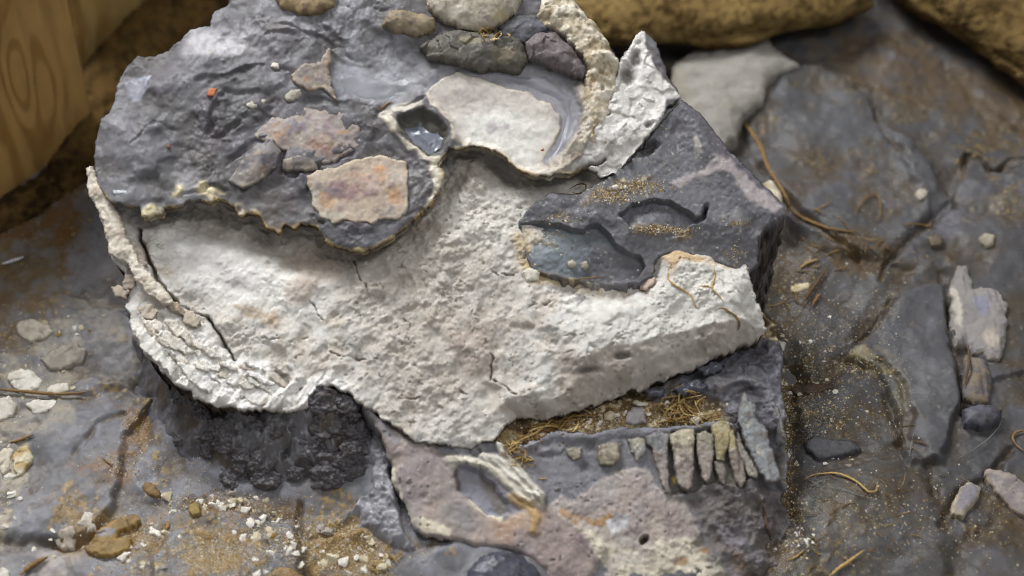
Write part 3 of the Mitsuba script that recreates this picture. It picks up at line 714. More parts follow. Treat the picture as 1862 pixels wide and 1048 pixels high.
def cranium(g, d):
    u, v = g.u, g.v
    n1, n2, n3 = fb(u, v, 38, 4, 102), fb(u, v, 12, 4, 103), fb(u, v, 2.6, 3, 104)
    c1, e1, z1 = chips(u + 3 * n2, v + 2 * n2, 17, 25, 0.3)
    g.warp(0.5, 5, 2)
    sil = g.line(SIL, 45)
    c3, e3, z3 = chips(u + 5 * n2, v + 5 * n1, 30, 27, 0.22)
    c4, e4, z4 = chips(u + 2 * n3, v + 2 * n2, 7.5, 28, 0.5)
    rgh = sm(-0.1, 0.7, fb(u, v, 30, 3, 107))
    h = 15 + 2.6 * n1 + 1.3 * n2 + 3.4 * ndimage.gaussian_filter(c3, 2.2) + 1.7 * ndimage.gaussian_filter(c1, 1.5) + rgh * (1.9 * ndimage.gaussian_filter(c4, 0.8) + 0.6 * n2) + (0.08 + 0.35 * rgh) * n3
    h = h - 11 * (1 - sm(0, 34, sil)) ** 1.5
    col = flat(g, '#6a6869')
    paint(col, '#57534f', rgh * 0.5)
    paint(col, '#454346', sm(0.0, 0.8, n2 - 0.3 * n1) * 0.7)
    paint(col, '#82848c', sm(0.1, 0.9, n1 + 0.3 * n2) * 0.6)
    paint(col, '#6b5f55', sm(0.2, 0.9, -n1 + 0.5 * n2) * 0.55)
    paint(col, '#6d6472', (z1 > 0.7) * 0.35)
    edge = g.line(LOWEDGE, 20)
    # creases and steps on the dark dome
    g.warp(1.5, 10, 12)
    for px, w, dp in [([(400, 180), (385, 210), (380, 250), (400, 255), (430, 230)], 4, 3.5), ([(410, 300), (450, 265), (490, 255)], 3, 3), ([(360, 145), (420, 140), (470, 120), (520, 130)], 3, 2), ([(240, 260), (280, 225), (310, 235)], 3, 2),
                      ([(510, 275), (515, 310), (570, 310), (600, 296), (640, 280)], 3.5, 4), ([(440, 345), (500, 335), (540, 318)], 3, 3), ([(560, 340), (555, 380), (590, 408)], 3, 3), ([(690, 205), (740, 192), (770, 180)], 2.5, 2.5),
                      ([(330, 360), (380, 340), (420, 350)], 3, 2.5), ([(285, 330), (300, 300), (330, 290)], 3, 1.6), ([(470, 30), (560, 60), (640, 105)], 3, 2.5), ([(600, 60), (640, 110), (690, 105)], 3, 2), ([(560, 180), (610, 190), (690, 200)], 3, 2)]:
        c = (1 - sm(0.1 * w, w, g.line(px, 3 * w) + 0.4 * w * n2)) * sm(-0.8, 0.2, n1 + n2)
        h = h - 0.8 * dp * c
        paint(col, '#4a4645', 0.35 * c)
    for px, up, w, c, k in [([(400, 130), (480, 105), (530, 135), (520, 165), (440, 175), (400, 165)], 2.2, 3, '#56555a', 0.6), ([(395, 180), (470, 175), (500, 190), (470, 230), (420, 250), (400, 220)], 1.8, 4, '#5b5a5c', 0.6),
                            ([(215, 250), (300, 215), (330, 260), (300, 330), (235, 330)], 2.5, 6, '#66666f', 0.5), ([(470, 30), (540, 30), (545, 58), (480, 62)], 2.5, 2.5, '#6b625b', 0.8),
                            ([(600, 90), (660, 80), (690, 105), (670, 120), (620, 115)], 2.2, 3, '#5c554e', 0.7), ([(490, 60), (580, 75), (600, 120), (560, 150), (500, 120)], 2.0, 4, '#57565a', 0.6), ([(400, 10), (450, 20), (440, 60), (395, 60)], 1.5, 3, '#5a595e', 0.6),
                            ([(560, 405), (640, 415), (735, 400), (770, 375), (735, 412), (700, 437), (660, 456), (610, 448)], 0.5, 2, '#585860', 0.7), ([(640, 225), (740, 250), (790, 300), (760, 370), (742, 380), (742, 290), (660, 270)], 0.5, 3, '#66656b', 0.6)]:
        dd = g.poly(px, 20)
        m = sm(-0.4 * w, w, dd)
        h = h + up * m
        paint(col, c, k * m)
    # pale grey mud films and the milky hollow
    col *= 0.76
    for px, c, k, s in [([(330, 70), (345, 45), (400, 40), (470, 60), (470, 95), (410, 100), (340, 95)], '#aba8ac', 0.9, 4), ([(450, -40), (690, -40), (690, 20), (640, 70), (570, 60), (480, 30)], '#82838a', 0.75, 4),
                        ([(218, 136), (270, 131), (265, 160), (256, 186), (232, 176)], '#9da2b4', 0.9, 1.2), ([(320, 330), (345, 310), (362, 322), (350, 370), (320, 375)], '#8e8c8e', 0.6, 3), ([(600, 100), (700, 70), (790, 90), (770, 160), (700, 195), (620, 180)], '#94969f', 0.75, 6),
                        ([(650, 130), (740, 140), (720, 185), (640, 180)], '#b0b4be', 0.8, 6), ([(600, 120), (640, 140), (625, 175), (605, 165)], '#a0a8b6', 0.7, 4), ([(740, 300), (800, 300), (790, 340), (745, 375)], '#8e8c8c', 0.6, 4),
                        ([(620, 0), (690, -20), (680, 60), (640, 60)], '#8a8b92', 0.6, 3)]:
        paint(col, c, k * sm(-s, s, g.poly(px, 16) + 2.5 * n2) * (0.6 + 0.4 * sm(-0.6, 0.4, n2 + 0.5 * n3)))
    haze = sm(0.0, 0.8, fb(u, v, 48, 3, 109) + 0.25 * n2)
    paint(col, '#828186', 0.45 * haze)
    dip = sm(-8, 14, g.poly([(590, 95), (690, 60), (790, 95), (790, 150), (700, 200), (610, 185)], 30))
    h = h * (1 - 0.6 * dip) + 0.6 * 11 * dip - 2.2 * dip
    # pale bone floor of the socket, its resin crescent and rims
    g.warp(1.0, 6, 22)
    soc = g.poly([(765, 170), (800, 120), (880, 105), (1000, 120), (1062, 165), (1058, 215), (1040, 265), (1008, 305), (960, 316), (900, 280), (830, 262), (815, 225)], 30)
    s_in = sm(-2, 6, soc)
    h = h * (1 - s_in) + s_in * (13.2 + 0.5 * n1 + 0.25 * n2 + 0.12 * n3)
    paint(col, '#86868d', s_in * 0.95)
    pal = g.poly(PALE, 20)
    pm = sm(-0.3, 0.9, pal)
    tilt = (g.line([(772, 172), (900, 150), (1010, 200)], 60)) / 45
    h = h + pm * (1.8 - 2.2 * np.clip(tilt, 0, 1) + 0.5 * n2)
    paint(col, '#bdb7ae', pm)
    paint(col, '#d5d2cb', pm * sm(-6, 8, g.poly([(830, 215), (900, 190), (1000, 230), (980, 290), (960, 312), (900, 275), (860, 262)], 20) + 3 * n2))
    paint(col, '#a59c98', pm * 0.7 * sm(-4, 6, g.poly([(790, 165), (860, 150), (900, 175), (840, 205), (800, 200)], 16) + 3 * n2))
    paint(col, '#8c7f86', pm * sm(0.5, 1.0, n2) * 0.5)
    paint(col, '#b8a98e', pm * (1 - sm(0, 2, pal)) * 0.7)
    rim = 1 - sm(0.5, 5, g.line([(853, 266), (885, 269), (915, 284), (940, 306), (962, 317), (1000, 322), (1035, 311), (1062, 297), (1085, 285)], 12))
    h = h + 1.8 * rim + 0.8 * rim * n2
    paint(col, '#ccc6ba', rim)
    r2 = 1 - sm(2, 7, g.line([(1062, 165), (1075, 200), (1062, 245), (1040, 280), (1010, 305)], 14))
    h = h + r2 * (2.5 + 1.5 * c1 + n2)
    paint(col, '#b0a799', r2)
    paint(col, '#7a6d5e', r2 * sm(0.1, 0.8, -n2 + n3 * 0.4) * 0.8)
    # plaster between socket and snout
    pd = g.poly(PLASTER, 20)
    pm = sm(-0.5, 1.2, pd)
    c2, e2, z2 = chips(u + n3, v, 7, 35, 0.5)
    h = h * (1 - pm) + pm * (15.5 + 1.6 * n1 + 1.4 * n2 + 1.3 * c2 + 0.3 * n3) - 5 * pm * (1 - sm(2, 16, g.line([(1020, 320), (1090, 330), (1150, 285)], 20)))
    paint(col, '#c6c3be', pm)
    paint(col, '#dcdad6', pm * sm(-0.2, 0.7, n2))
    paint(col, '#8f8981', pm * sm(0.3, 0.9, -n2 + 0.5 * n1) * 0.8)
    for x, y, rx, ry, dp in [(1142, 135, 20, 26, 5), (1155, 108, 14, 22, 4), (1100, 205, 14, 10, 3), (1108, 165, 8, 20, 3), (1180, 225, 12, 8, 2)]:
        b = g.blob(x, y, rx, ry, 0, 0.7)
        h = h - dp * b
        paint(col, '#4a443e', 0.85 * b)
    cr = 1 - sm(0.3, 1.2, g.line([(1045, 312), (1062, 303), (1072, 296), (1088, 295), (1100, 286)], 5))
    h = h - 4 * cr
    paint(col, '#4a4138', 0.8 * cr)
    # small socket with cream rim
    sd = g.poly([(722, 212), (770, 196), (800, 214), (818, 245), (800, 274), (782, 286), (752, 268), (726, 240)], 14)
    h = h - 5.0 * sm(-1, 5, sd) + 1.4 * (1 - sm(1, 4, np.abs(sd + 2)))
    paint(col, '#4f4d45', sm(-1, 1, sd) * 0.9)
    cl = g.line([(697, 206), (712, 224), (730, 246), (750, 270), (780, 290), (800, 296)], 8)
    h = h + 1.2 * (1 - sm(0.5, 3, cl + 0.8 * n2)) * sm(-0.6, 0.3, fb(u, v, 7, 3, 112))
    paint(col, '#cfc7b4', (1 - sm(0.6, 2.6, cl + 1.1 * n2)) * 0.85 * sm(-0.6, 0.3, fb(u, v, 7, 3, 112)))
    paint(col, '#c4beb2', 0.8 * (1 - sm(1, 3.4, g.line([(697, 206), (730, 196), (765, 190)], 8) + n2)))
    paint(col, '#d8d0bd', 0.95 * sm(-1, 1, g.poly([(783, 294), (800, 284), (830, 268), (853, 266), (850, 276), (826, 285), (806, 298), (808, 330), (788, 362), (770, 376), (790, 340), (784, 310)], 10) + 0.8 * n2))
    h = h + 1.0 * sm(-1, 2, g.poly([(783, 294), (800, 284), (853, 266), (806, 298), (800, 340), (784, 310)], 10)) * (1 + n2)
    # cream crust along the broken lower edge
    crust = np.maximum.reduce([g.blob(x, y, rx, ry, a, 0.7) for x, y, rx, ry, a in [(275, 385, 26, 16, -20), (322, 350, 22, 14, -35), (385, 352, 40, 14, 15), (425, 378, 34, 16, 25), (452, 386, 26, 10, 0), (370, 345, 14, 18, 20), (400, 365, 30, 8, 15)]])
    h = h + 1.6 * crust * (0.6 + 0.8 * n2)
    paint(col, '#c9bd9a', crust * sm(-0.7, 0.2, n2 + 0.4 * n3))
    paint(col, '#9a7f4e', crust * sm(0.2, 0.8, n3 - 0.2) * 0.8)
    paint(col, '#b89b62', (1 - sm(0.3, 1.4, edge + 0.6 * n2)) * sm(-45, -40, u * 0 + (g.u - g.u0) - 0) * 0.6)
    line2 = g.line([(590, 440), (625, 455), (665, 457), (705, 438), (735, 414)], 8)
    paint(col, '#b9a878', (1 - sm(0.4, 1.8, line2 + 0.9 * n2)) * 0.85 * sm(-0.3, 0.5, fb(u, v, 9, 3, 111)))
    # crumbs of light grit, fine specks
    paint(col, '#a9a297', 0.6 * sm(0.80, 0.92, vn(u, v, 2.0, 5)) * (1 - pm) * sm(0.2, 0.6, n2))
    col *= (1 + 0.09 * n3 + 0.08 * fb(u, v, 1.4, 2, 58))[..., None]
    h = edge_round(h, d, 1.6, 1.2)
    return h, col


part('fossil_skull__cranial_bone', 'crust_matter', CRANIUM, 15, cranium, 0.6, jag=(0.9, 4.5), seed=9, depth=7, rings=3, rough=0.9, taper=1.5, cap=30, side=dark_side('#4b443c', '#8d7f64'))
tag('fossil_skull__cranial_bone', 'dark grey crusted top of the skull with a jagged overhanging edge')
CR = 'fossil_skull__cranial_bone'


def draped(key, bsdf, px, fn, over=CR, h0=17, depth=5, base=None, **kw):
    """A piece lying on a built solid: fn(g, d) gives (height above it, colour)."""
    def f(g, d):
        h, col = fn(g, d)
        b = surf(over, g.u, g.v) if base is None else base
        return ndimage.gaussian_filter(b, 5) + h if base is None else b + h, col
    part(key, bsdf, px, h0, f, depth=depth, **kw)


def plate(c, spots, up=2.2, seed=0, edge_c='#bdb3a2', edge_w=2.0, dome=1.5):
    def fn(g, d):
        u, v = g.u, g.v
        n1, n2, n3 = fb(u, v, 14, 3, 200 + seed), fb(u, v, 5, 3, 210 + seed), fb(u, v, 1.7, 3, 220 + seed)
        h = up + dome * sm(0, 22, d) + 0.6 * n1 + 0.35 * n2 + 0.2 * n3
        col = flat(g, c)
        g.warp(3, 9, 230 + seed)
        for x, y, rx, ry, cc, k in spots:
            paint(col, cc, 0.75 * k * sm(0.1, 0.7, g.blob(x, y, rx, ry, 0, 1.0) + 0.22 * n2 + 0.12 * n3))
        paint(col, '#a39c95', 0.5 * sm(-0.1, 0.7, fb(u, v, 9, 3, 240 + seed)))
        paint(col, edge_c, 0.8 * (1 - sm(0.3, edge_w, d + 0.9 * n2)) * sm(-0.5, 0.4, n1 + 0.5 * n2))
        paint(col, '#6f5f66', 0.45 * sm(0.25, 0.8, n2) * sm(2, 5, d))
        paint(col, '#b3a48e', 0.45 * sm(0.25, 0.8, -n2))
        paint(col, '#a9774c', 0.4 * sm(0.5, 0.9, n1 - 0.4 * n2) * sm(2, 5, d))
        col *= (1 + 0.13 * n3)[..., None]
        return edge_round(h, d, 1.4, 1.2), col
    return fn


PB = [(461, 250), (478, 226), (500, 207), (535, 198), (590, 194), (632, 202), (650, 226), (659, 254), (640, 270), (612, 290), (590, 293), (540, 281), (510, 270), (488, 261)]
PA = [(561, 337), (560, 321), (575, 310), (620, 300), (660, 285), (690, 278), (716, 284), (739, 291), (741, 340), (738, 384), (730, 396), (700, 400), (676, 409), (640, 402), (602, 405), (585, 395), (570, 371)]
draped('fossil_skull__bone_plate', 'bone_matter', PB, plate('#9a8f8a', [(540, 225, 40, 22, '#6c6a80', 0.9), (600, 235, 36, 26, '#85727c', 0.8), (590, 262, 50, 24, '#96705c', 0.9), (620, 235, 18, 8, '#b5803c', 0.9), (600, 205, 14, 8, '#b08a4a', 0.7), (500, 245, 30, 18, '#a2958c', 0.7), (545, 250, 20, 24, '#a59f90', 0.7), (640, 250, 16, 18, '#8a7688', 0.7)], 0.3, 1, '#8f8882', 1.6, 2.5), seed=21, jag=(1.1, 6))
tag('fossil_skull__bone_plate', 'upper rounded reddish bone plate on the skull')
draped('fossil_skull__bone_plate_001', 'bone_matter', PA, plate('#a89989', [(635, 352, 62, 34, '#806066', 0.95), (600, 350, 22, 24, '#6f6678', 0.8), (690, 310, 30, 12, '#bb8655', 0.9), (712, 350, 22, 28, '#b5926a', 0.8), (660, 325, 40, 12, '#aa8a78', 0.7), (575, 350, 14, 40, '#bdb7a8', 0.95), (610, 392, 40, 12, '#b8b2a4', 0.9),
        (630, 300, 40, 14, '#b5ab92', 0.8), (700, 392, 30, 10, '#6a6462', 0.8), (690, 340, 30, 16, '#b5a29a', 0.6)], 1.7, 2, '#c0b7a2', 2.2, 1.2), seed=22, jag=(1.0, 6), depth=7)
tag('fossil_skull__bone_plate_001', 'lower squarish reddish bone plate with cream rim')
draped('fossil_skull__crust_lump', 'rock_matter', [(412, 330), (434, 300), (470, 263), (500, 257), (511, 275), (502, 306), (476, 331), (442, 342)], plate('#5a565c', [(470, 315, 40, 18, '#7a6a58', 0.8), (450, 330, 20, 8, '#b3a58c', 0.8), (480, 275, 30, 12, '#5d5a68', 0.8)], 2.5, 3, '#554f4a', 1.4, 3.0), seed=23, jag=(0.9, 6))
draped('fossil_skull__crust_lump_001', 'rock_matter', [(512, 308), (515, 290), (542, 284), (570, 291), (577, 304), (556, 312)], plate('#6a6664', [(540, 292, 24, 8, '#7d7874', 0.7)], 2.6, 4, '#55514e', 1.2, 1.5), seed=24, jag=(0.5, 5))
draped('fossil_skull__fibrous_chip', 'bone_matter', [(530, 139), (558, 120), (584, 116), (592, 92), (600, 90), (598, 125), (606, 160), (612, 182), (602, 176), (590, 165), (556, 166), (540, 156)], plate('#8f867e', [(580, 160, 30, 14, '#b8a690', 0.8), (560, 140, 20, 12, '#7e7a78', 0.8), (596, 110, 8, 30, '#b09880', 0.7)], 2.6, 5, '#b5a28a', 1.2, 0.8), seed=25, jag=(1.0, 4))


def pool(c, up, lo=0.0):
    def fn(g, d):
        n1 = fb(g.u, g.v, 16, 3, 301)
        h = (up + 1.4) * sm(0, 9, d) - 1.4 + lo + 0.3 * n1
        col = flat(g, c)
        col *= (1 + 0.14 * n1)[..., None]
        return h, col
    return fn


draped('fossil_skull__resin_pool', 'glaze_matter', [(735, 226), (765, 212), (790, 226), (806, 248), (796, 268), (780, 280), (756, 266), (738, 246)], pool('#6b7280', 1.6, 0.4), seed=26, jag=(0.8, 5), depth=3)
tag('fossil_skull__resin_pool', 'blue grey glassy fill in the small socket')
draped('fossil_skull__resin_pool_001', 'damp_matter', [(604, 120), (640, 118), (690, 128), (752, 128), (776, 146), (748, 166), (704, 192), (664, 186), (622, 176), (606, 150)], pool('#7f838a', 1.0, 0.0), seed=27, jag=(1.6, 9), depth=3)
tag('fossil_skull__resin_pool_001', 'milky grey glaze in the hollow of the dome')
draped('fossil_skull__resin_pool_002', 'damp_matter', [(885, 118), (940, 122), (1000, 124), (1050, 168), (1054, 214), (1040, 256), (1010, 296), (984, 298), (1004, 268), (1018, 240), (1021, 208), (1000, 186), (960, 168), (905, 150), (872, 138)], pool('#85858e', 1.2, 0.2), seed=28, jag=(0.8, 7), depth=3)
tag('fossil_skull__resin_pool_002', 'mauve grey crescent fill along the socket')


def tube_mesh(px, hs, radii, sheet=SK, sub=10, lump=0.2, seed=0, flat_k=1.0):
    """A bent, lumpy rod through photograph points at heights hs (mm) with radii in mm."""
    w = np.array([sheet.world(*[np.array(t) for t in (*sheet.at([p], h)[0], h)]) for p, h in zip(px, hs)])
    k = np.arange(len(w))
    t = np.linspace(0, len(w) - 1, (len(w) - 1) * sub + 1)
    from scipy.interpolate import PchipInterpolator
    c, r = PchipInterpolator(k, w)(t), PchipInterpolator(k, np.asarray(radii, float))(t) / 1000
    tg = np.gradient(c, axis=0)
    tg /= np.linalg.norm(tg, axis=1, keepdims=True)
    a = np.cross(tg, sheet.N); a /= np.linalg.norm(a, axis=1, keepdims=True) + 1e-9
    b = np.cross(a, tg)
    m = 44
    th = np.arange(m) * 2 * np.pi / m
    q = np.stack(np.broadcast_arrays(t[:, None] * 1.7, th[None] * 1.1 + 0 * t[:, None]), -1)
    ta, tb = (t[:, None] * 14 + 0 * th).astype(np.float32), (th * 5.0)[None].astype(np.float32) + 0 * t[:, None].astype(np.float32)
    fade = (0.5 - 0.5 * np.cos(th))[None]
    nz = fb(ta, tb, 9.0, 5, 400 + seed, 0.65) * fade + fb(ta, tb - 10 * math.pi, 9.0, 5, 400 + seed, 0.65) * (1 - fade)
    rr = r[:, None] * (1 + lump * nz)
    v = c[:, None] + rr[..., None] * (np.cos(th)[None, :, None] * a[:, None] + flat_k * np.sin(th)[None, :, None] * b[:, None])
    i, j = np.meshgrid(np.arange(len(t) - 1), np.arange(m), indexing='ij')
    f = np.stack([i * m + j, i * m + (j + 1) % m, (i + 1) * m + (j + 1) % m, (i + 1) * m + j], -1).reshape(-1, 4)
    V = np.vstack([v.reshape(-1, 3), c[:1], c[-1:]])
    n = len(t) * m
    e = np.arange(m)
    F = np.vstack([f[:, [0, 1, 2]], f[:, [0, 2, 3]], np.stack([(e + 1) % m, e, e * 0 + n], 1), np.stack([n - m + e, n - m + (e + 1) % m, e * 0 + n + 1], 1)])
    return V, F[:, ::-1], nz, t


def rod(key, bsdf, px, hs, radii, c1, c2, **kw):
    V, F, nz, t = tube_mesh(px, hs, radii, **kw)
    fine = rng(3).random(len(V)) * 0.12
    k = np.clip(0.55 + 0.9 * np.r_[nz.ravel(), 0, 0] + 1.5 * fine, 0, 1)[:, None]
    scene[key] = mikit.ply((V, F), bsdf, smooth=True, color=lin(c1) * (1 - k) + lin(c2) * k)


def arch(g, d):
    u, v = g.u, g.v
    n1, n2, n3 = fb(u, v, 20, 3, 311), fb(u, v, 7, 4, 312), fb(u, v, 2.2, 3, 313)
    c1, e1, z1 = chips(u + 2 * n2, v + 2 * n2, 9, 45, 0.5)
    h = 3.5 + 6.5 * np.sqrt(np.clip(1 - (1 - np.clip(d, 0, 11) / 11) ** 2, 0, 1)) + 1.2 * n1 + 1.6 * n2 + 1.3 * ndimage.gaussian_filter(c1, 1.2) + 0.5 * n3
    lo = g.line([(1090, 190), (1070, 260)], 60)
    h = h - 6.5 * (1 - sm(4, 32, lo))
    pit = sm(0.5, 0.75, vn(u, v, 3.6, 5)) * sm(-0.2, 0.5, n2)
    h = h - 1.8 * pit
    col = flat(g, '#c0b59f')
    paint(col, '#dcd5c6', sm(0.0, 0.7, n2 + 0.3 * n1) * 0.85)
    paint(col, '#7d6a4c', sm(0.0, 0.8, -n2 + 0.4 * n3) * 0.8)
    paint(col, '#5d4d38', 0.7 * pit)
    paint(col, '#8d7648', 0.4 * sm(0.4, 0.9, n1))
    col *= (1 + 0.10 * n3)[..., None]
    return h, col


draped('fossil_skull__bone_arch', 'bone_matter', [(974, 26), (985, 4), (1002, -12), (1042, -10), (1068, 22), (1098, 50), (1113, 80), (1127, 112), (1121, 150), (1114, 170), (1110, 200), (1096, 224), (1082, 252), (1060, 268), (1046, 264), (1058, 236), (1066, 206), (1060, 182), (1062, 152), (1068, 124), (1058, 98),
       (1038, 78), (1020, 54), (1002, 44), (984, 40)], arch, h0=22, depth=7, seed=29, jag=(1.4, 6))
tag('fossil_skull__bone_arch', 'knobbly tan bone arch over the socket')


def strip(g, d):
    n2, n3 = fb(g.u, g.v, 6, 3, 321), fb(g.u, g.v, 1.8, 3, 322)
    c, e, z = chips(g.u + 2 * n2, g.v + 2 * n2, 24, 44, 0.3)
    h = 7 + 1.6 * sm(0, 6, d) + 0.5 * c + 0.9 * n2 + 0.4 * n3
    col = flat(g, '#c5bcac')
    paint(col, '#a5978a', sm(0, 0.8, n2) * 0.8)
    paint(col, '#d8d2c6', sm(0.1, 0.8, -n2) * 0.6)
    return edge_round(h, d, 1.6, 1.4), col


part('fossil_skull__bone_strip', 'bone_matter', [(156, 306), (169, 301), (178, 330), (204, 364), (216, 386), (236, 440), (252, 470), (275, 500), (302, 526), (316, 548), (296, 556), (272, 536), (246, 508), (232, 480), (198, 462), (193, 428), (186, 397), (169, 368), (156, 334)], 7, strip, 0.6, jag=(1.1, 5), seed=31, depth=9, rings=3, taper=1.5)
tag('fossil_skull__bone_strip', 'cream strip of bone along the back edge of the skull')


def splinter(seed, c='#dedbd4', up=3.5):
    def fn(g, d):
        n2, n3 = fb(g.u, g.v, 5, 3, 331 + seed), fb(g.u, g.v, 1.6, 3, 341 + seed)
        q = rng(600 + seed).normal(0, 0.07, 2)
        gr = vn(g.u * 0.77 - g.v * 0.64, (g.u * 0.64 + g.v * 0.77) * 0.15, 1.8, seed)
        h = up + q[0] * (g.u - g.u.mean()) + q[1] * (g.v - g.v.mean()) + 0.5 * n2 + 0.2 * n3 + 0.45 * gr
        col = flat(g, c)
        paint(col, '#a79c8c', sm(0.2, 0.9, n2) * 0.6)
        paint(col, '#8d8375', sm(0.3, 0.8, gr) * 0.4)
        return edge_round(h, d, 0.6, 0.5), col
    return fn


SPL = [([(239, 597), (256, 592), (280, 616), (302, 642), (322, 668), (312, 682), (284, 658), (260, 634)], '#e0ddd6', 4.5), ([(283, 612), (300, 600), (330, 616), (346, 634), (338, 646), (312, 634)], '#d9d5cc', 4.5), ([(296, 582), (316, 580), (340, 604), (352, 622), (342, 628), (318, 606)], '#d3cdc2', 4.0),
       ([(262, 592), (282, 580), (296, 592), (290, 606), (274, 606)], '#cfc8bc', 3.6), ([(320, 660), (352, 668), (392, 700), (380, 716), (346, 694)], '#e2dfd9', 3.8), ([(330, 560), (352, 566), (366, 590), (352, 600), (334, 584)], '#b5a999', 3.5),
       ([(300, 548), (322, 550), (340, 566), (326, 574), (306, 562)], '#a69886', 3.5), ([(250, 560), (275, 552), (292, 566), (280, 582), (258, 578)], '#b8ada0', 3.0), ([(230, 478), (262, 470), (270, 482), (250, 498), (232, 492)], '#a99f94', 1.5), ([(226, 500), (244, 498), (246, 520), (232, 530), (222, 516)], '#a3978a', 1.0), ([(198, 520), (216, 516), (234, 532), (228, 546), (210, 538)], '#a89d8d', 0.0),
       ([(350, 640), (380, 630), (410, 660), (398, 680), (370, 668)], '#dedbd5', 3.0), ([(395, 660), (432, 668), (450, 692), (430, 704), (400, 690)], '#e0ddd8', 2.6), ([(430, 700), (478, 706), (500, 728), (470, 738), (436, 722)], '#dfdcd6', 2.4)]
_R = rng(17)
for k in range(22):  # slivers of the layered rim, all lying the same way
    t = _R.random()
    cx, cy = 262 + 255 * t + _R.normal(0, 16), 628 + 92 * t ** 0.8 - abs(_R.normal(0, 26))
    a, ln, wd = math.radians(_R.normal(37, 9) * (1 - 0.45 * t)), _R.uniform(14, 34), _R.uniform(3.5, 8)
    c_, s_ = math.cos(a), math.sin(a)
    prof = [(-1, 0.1), (-0.6, 0.8), (0.1, 1), (0.7, 0.7), (1, -0.1), (0.5, -0.9), (-0.3, -1), (-0.8, -0.5)]
    SPL.append(([(cx + c_ * x * ln - s_ * y * wd, cy + s_ * x * ln + c_ * y * wd) for x, y in prof], ['#dfdcd6', '#d3cec5', '#c6beb2', '#e2e0dc'][int(_R.integers(4))], 2.6 + 2.4 * _R.random()))
for i, (px, c, up) in enumerate(SPL):
    part('fossil_skull__bone_splinter' + (f'_{i:03d}' if i else ''), 'chalk_matter', px, up, splinter(i, c, up), 0.6, jag=(1.0, 4), seed=50 + i, depth=5, rings=2, taper=0.8)

SNOUT = [(944, 396), (962, 372), (1002, 352), (1052, 352), (1104, 326), (1150, 286), (1184, 246), (1216, 204), (1238, 184), (1272, 204), (1332, 274), (1392, 333), (1429, 366), (1431, 388), (1410, 403), (1392, 412), (1381, 432), (1380, 470), (1362, 494),
         (1340, 479), (1300, 467), (1266, 457), (1240, 453), (1220, 451), (1200, 459), (1191, 474), (1190, 496), (1166, 509), (1120, 514), (1080, 512), (1040, 503), (990, 493), (965, 479), (954, 446)]
HOLE1 = [(1124, 392), (1150, 371), (1190, 361), (1222, 367), (1250, 383), (1266, 396), (1274, 390), (1281, 374), (1288, 376), (1286, 394), (1270, 405), (1254, 410), (1246, 424), (1220, 428), (1186, 421), (1150, 413)]
HOLE2 = [(946, 399), (975, 397), (1000, 405), (1038, 416), (1060, 419), (1074, 410), (1090, 409), (1106, 426), (1122, 446), (1142, 456), (1164, 462), (1176, 480), (1160, 503), (1110, 507), (1040, 498), (990, 489), (967, 476), (957, 445)]


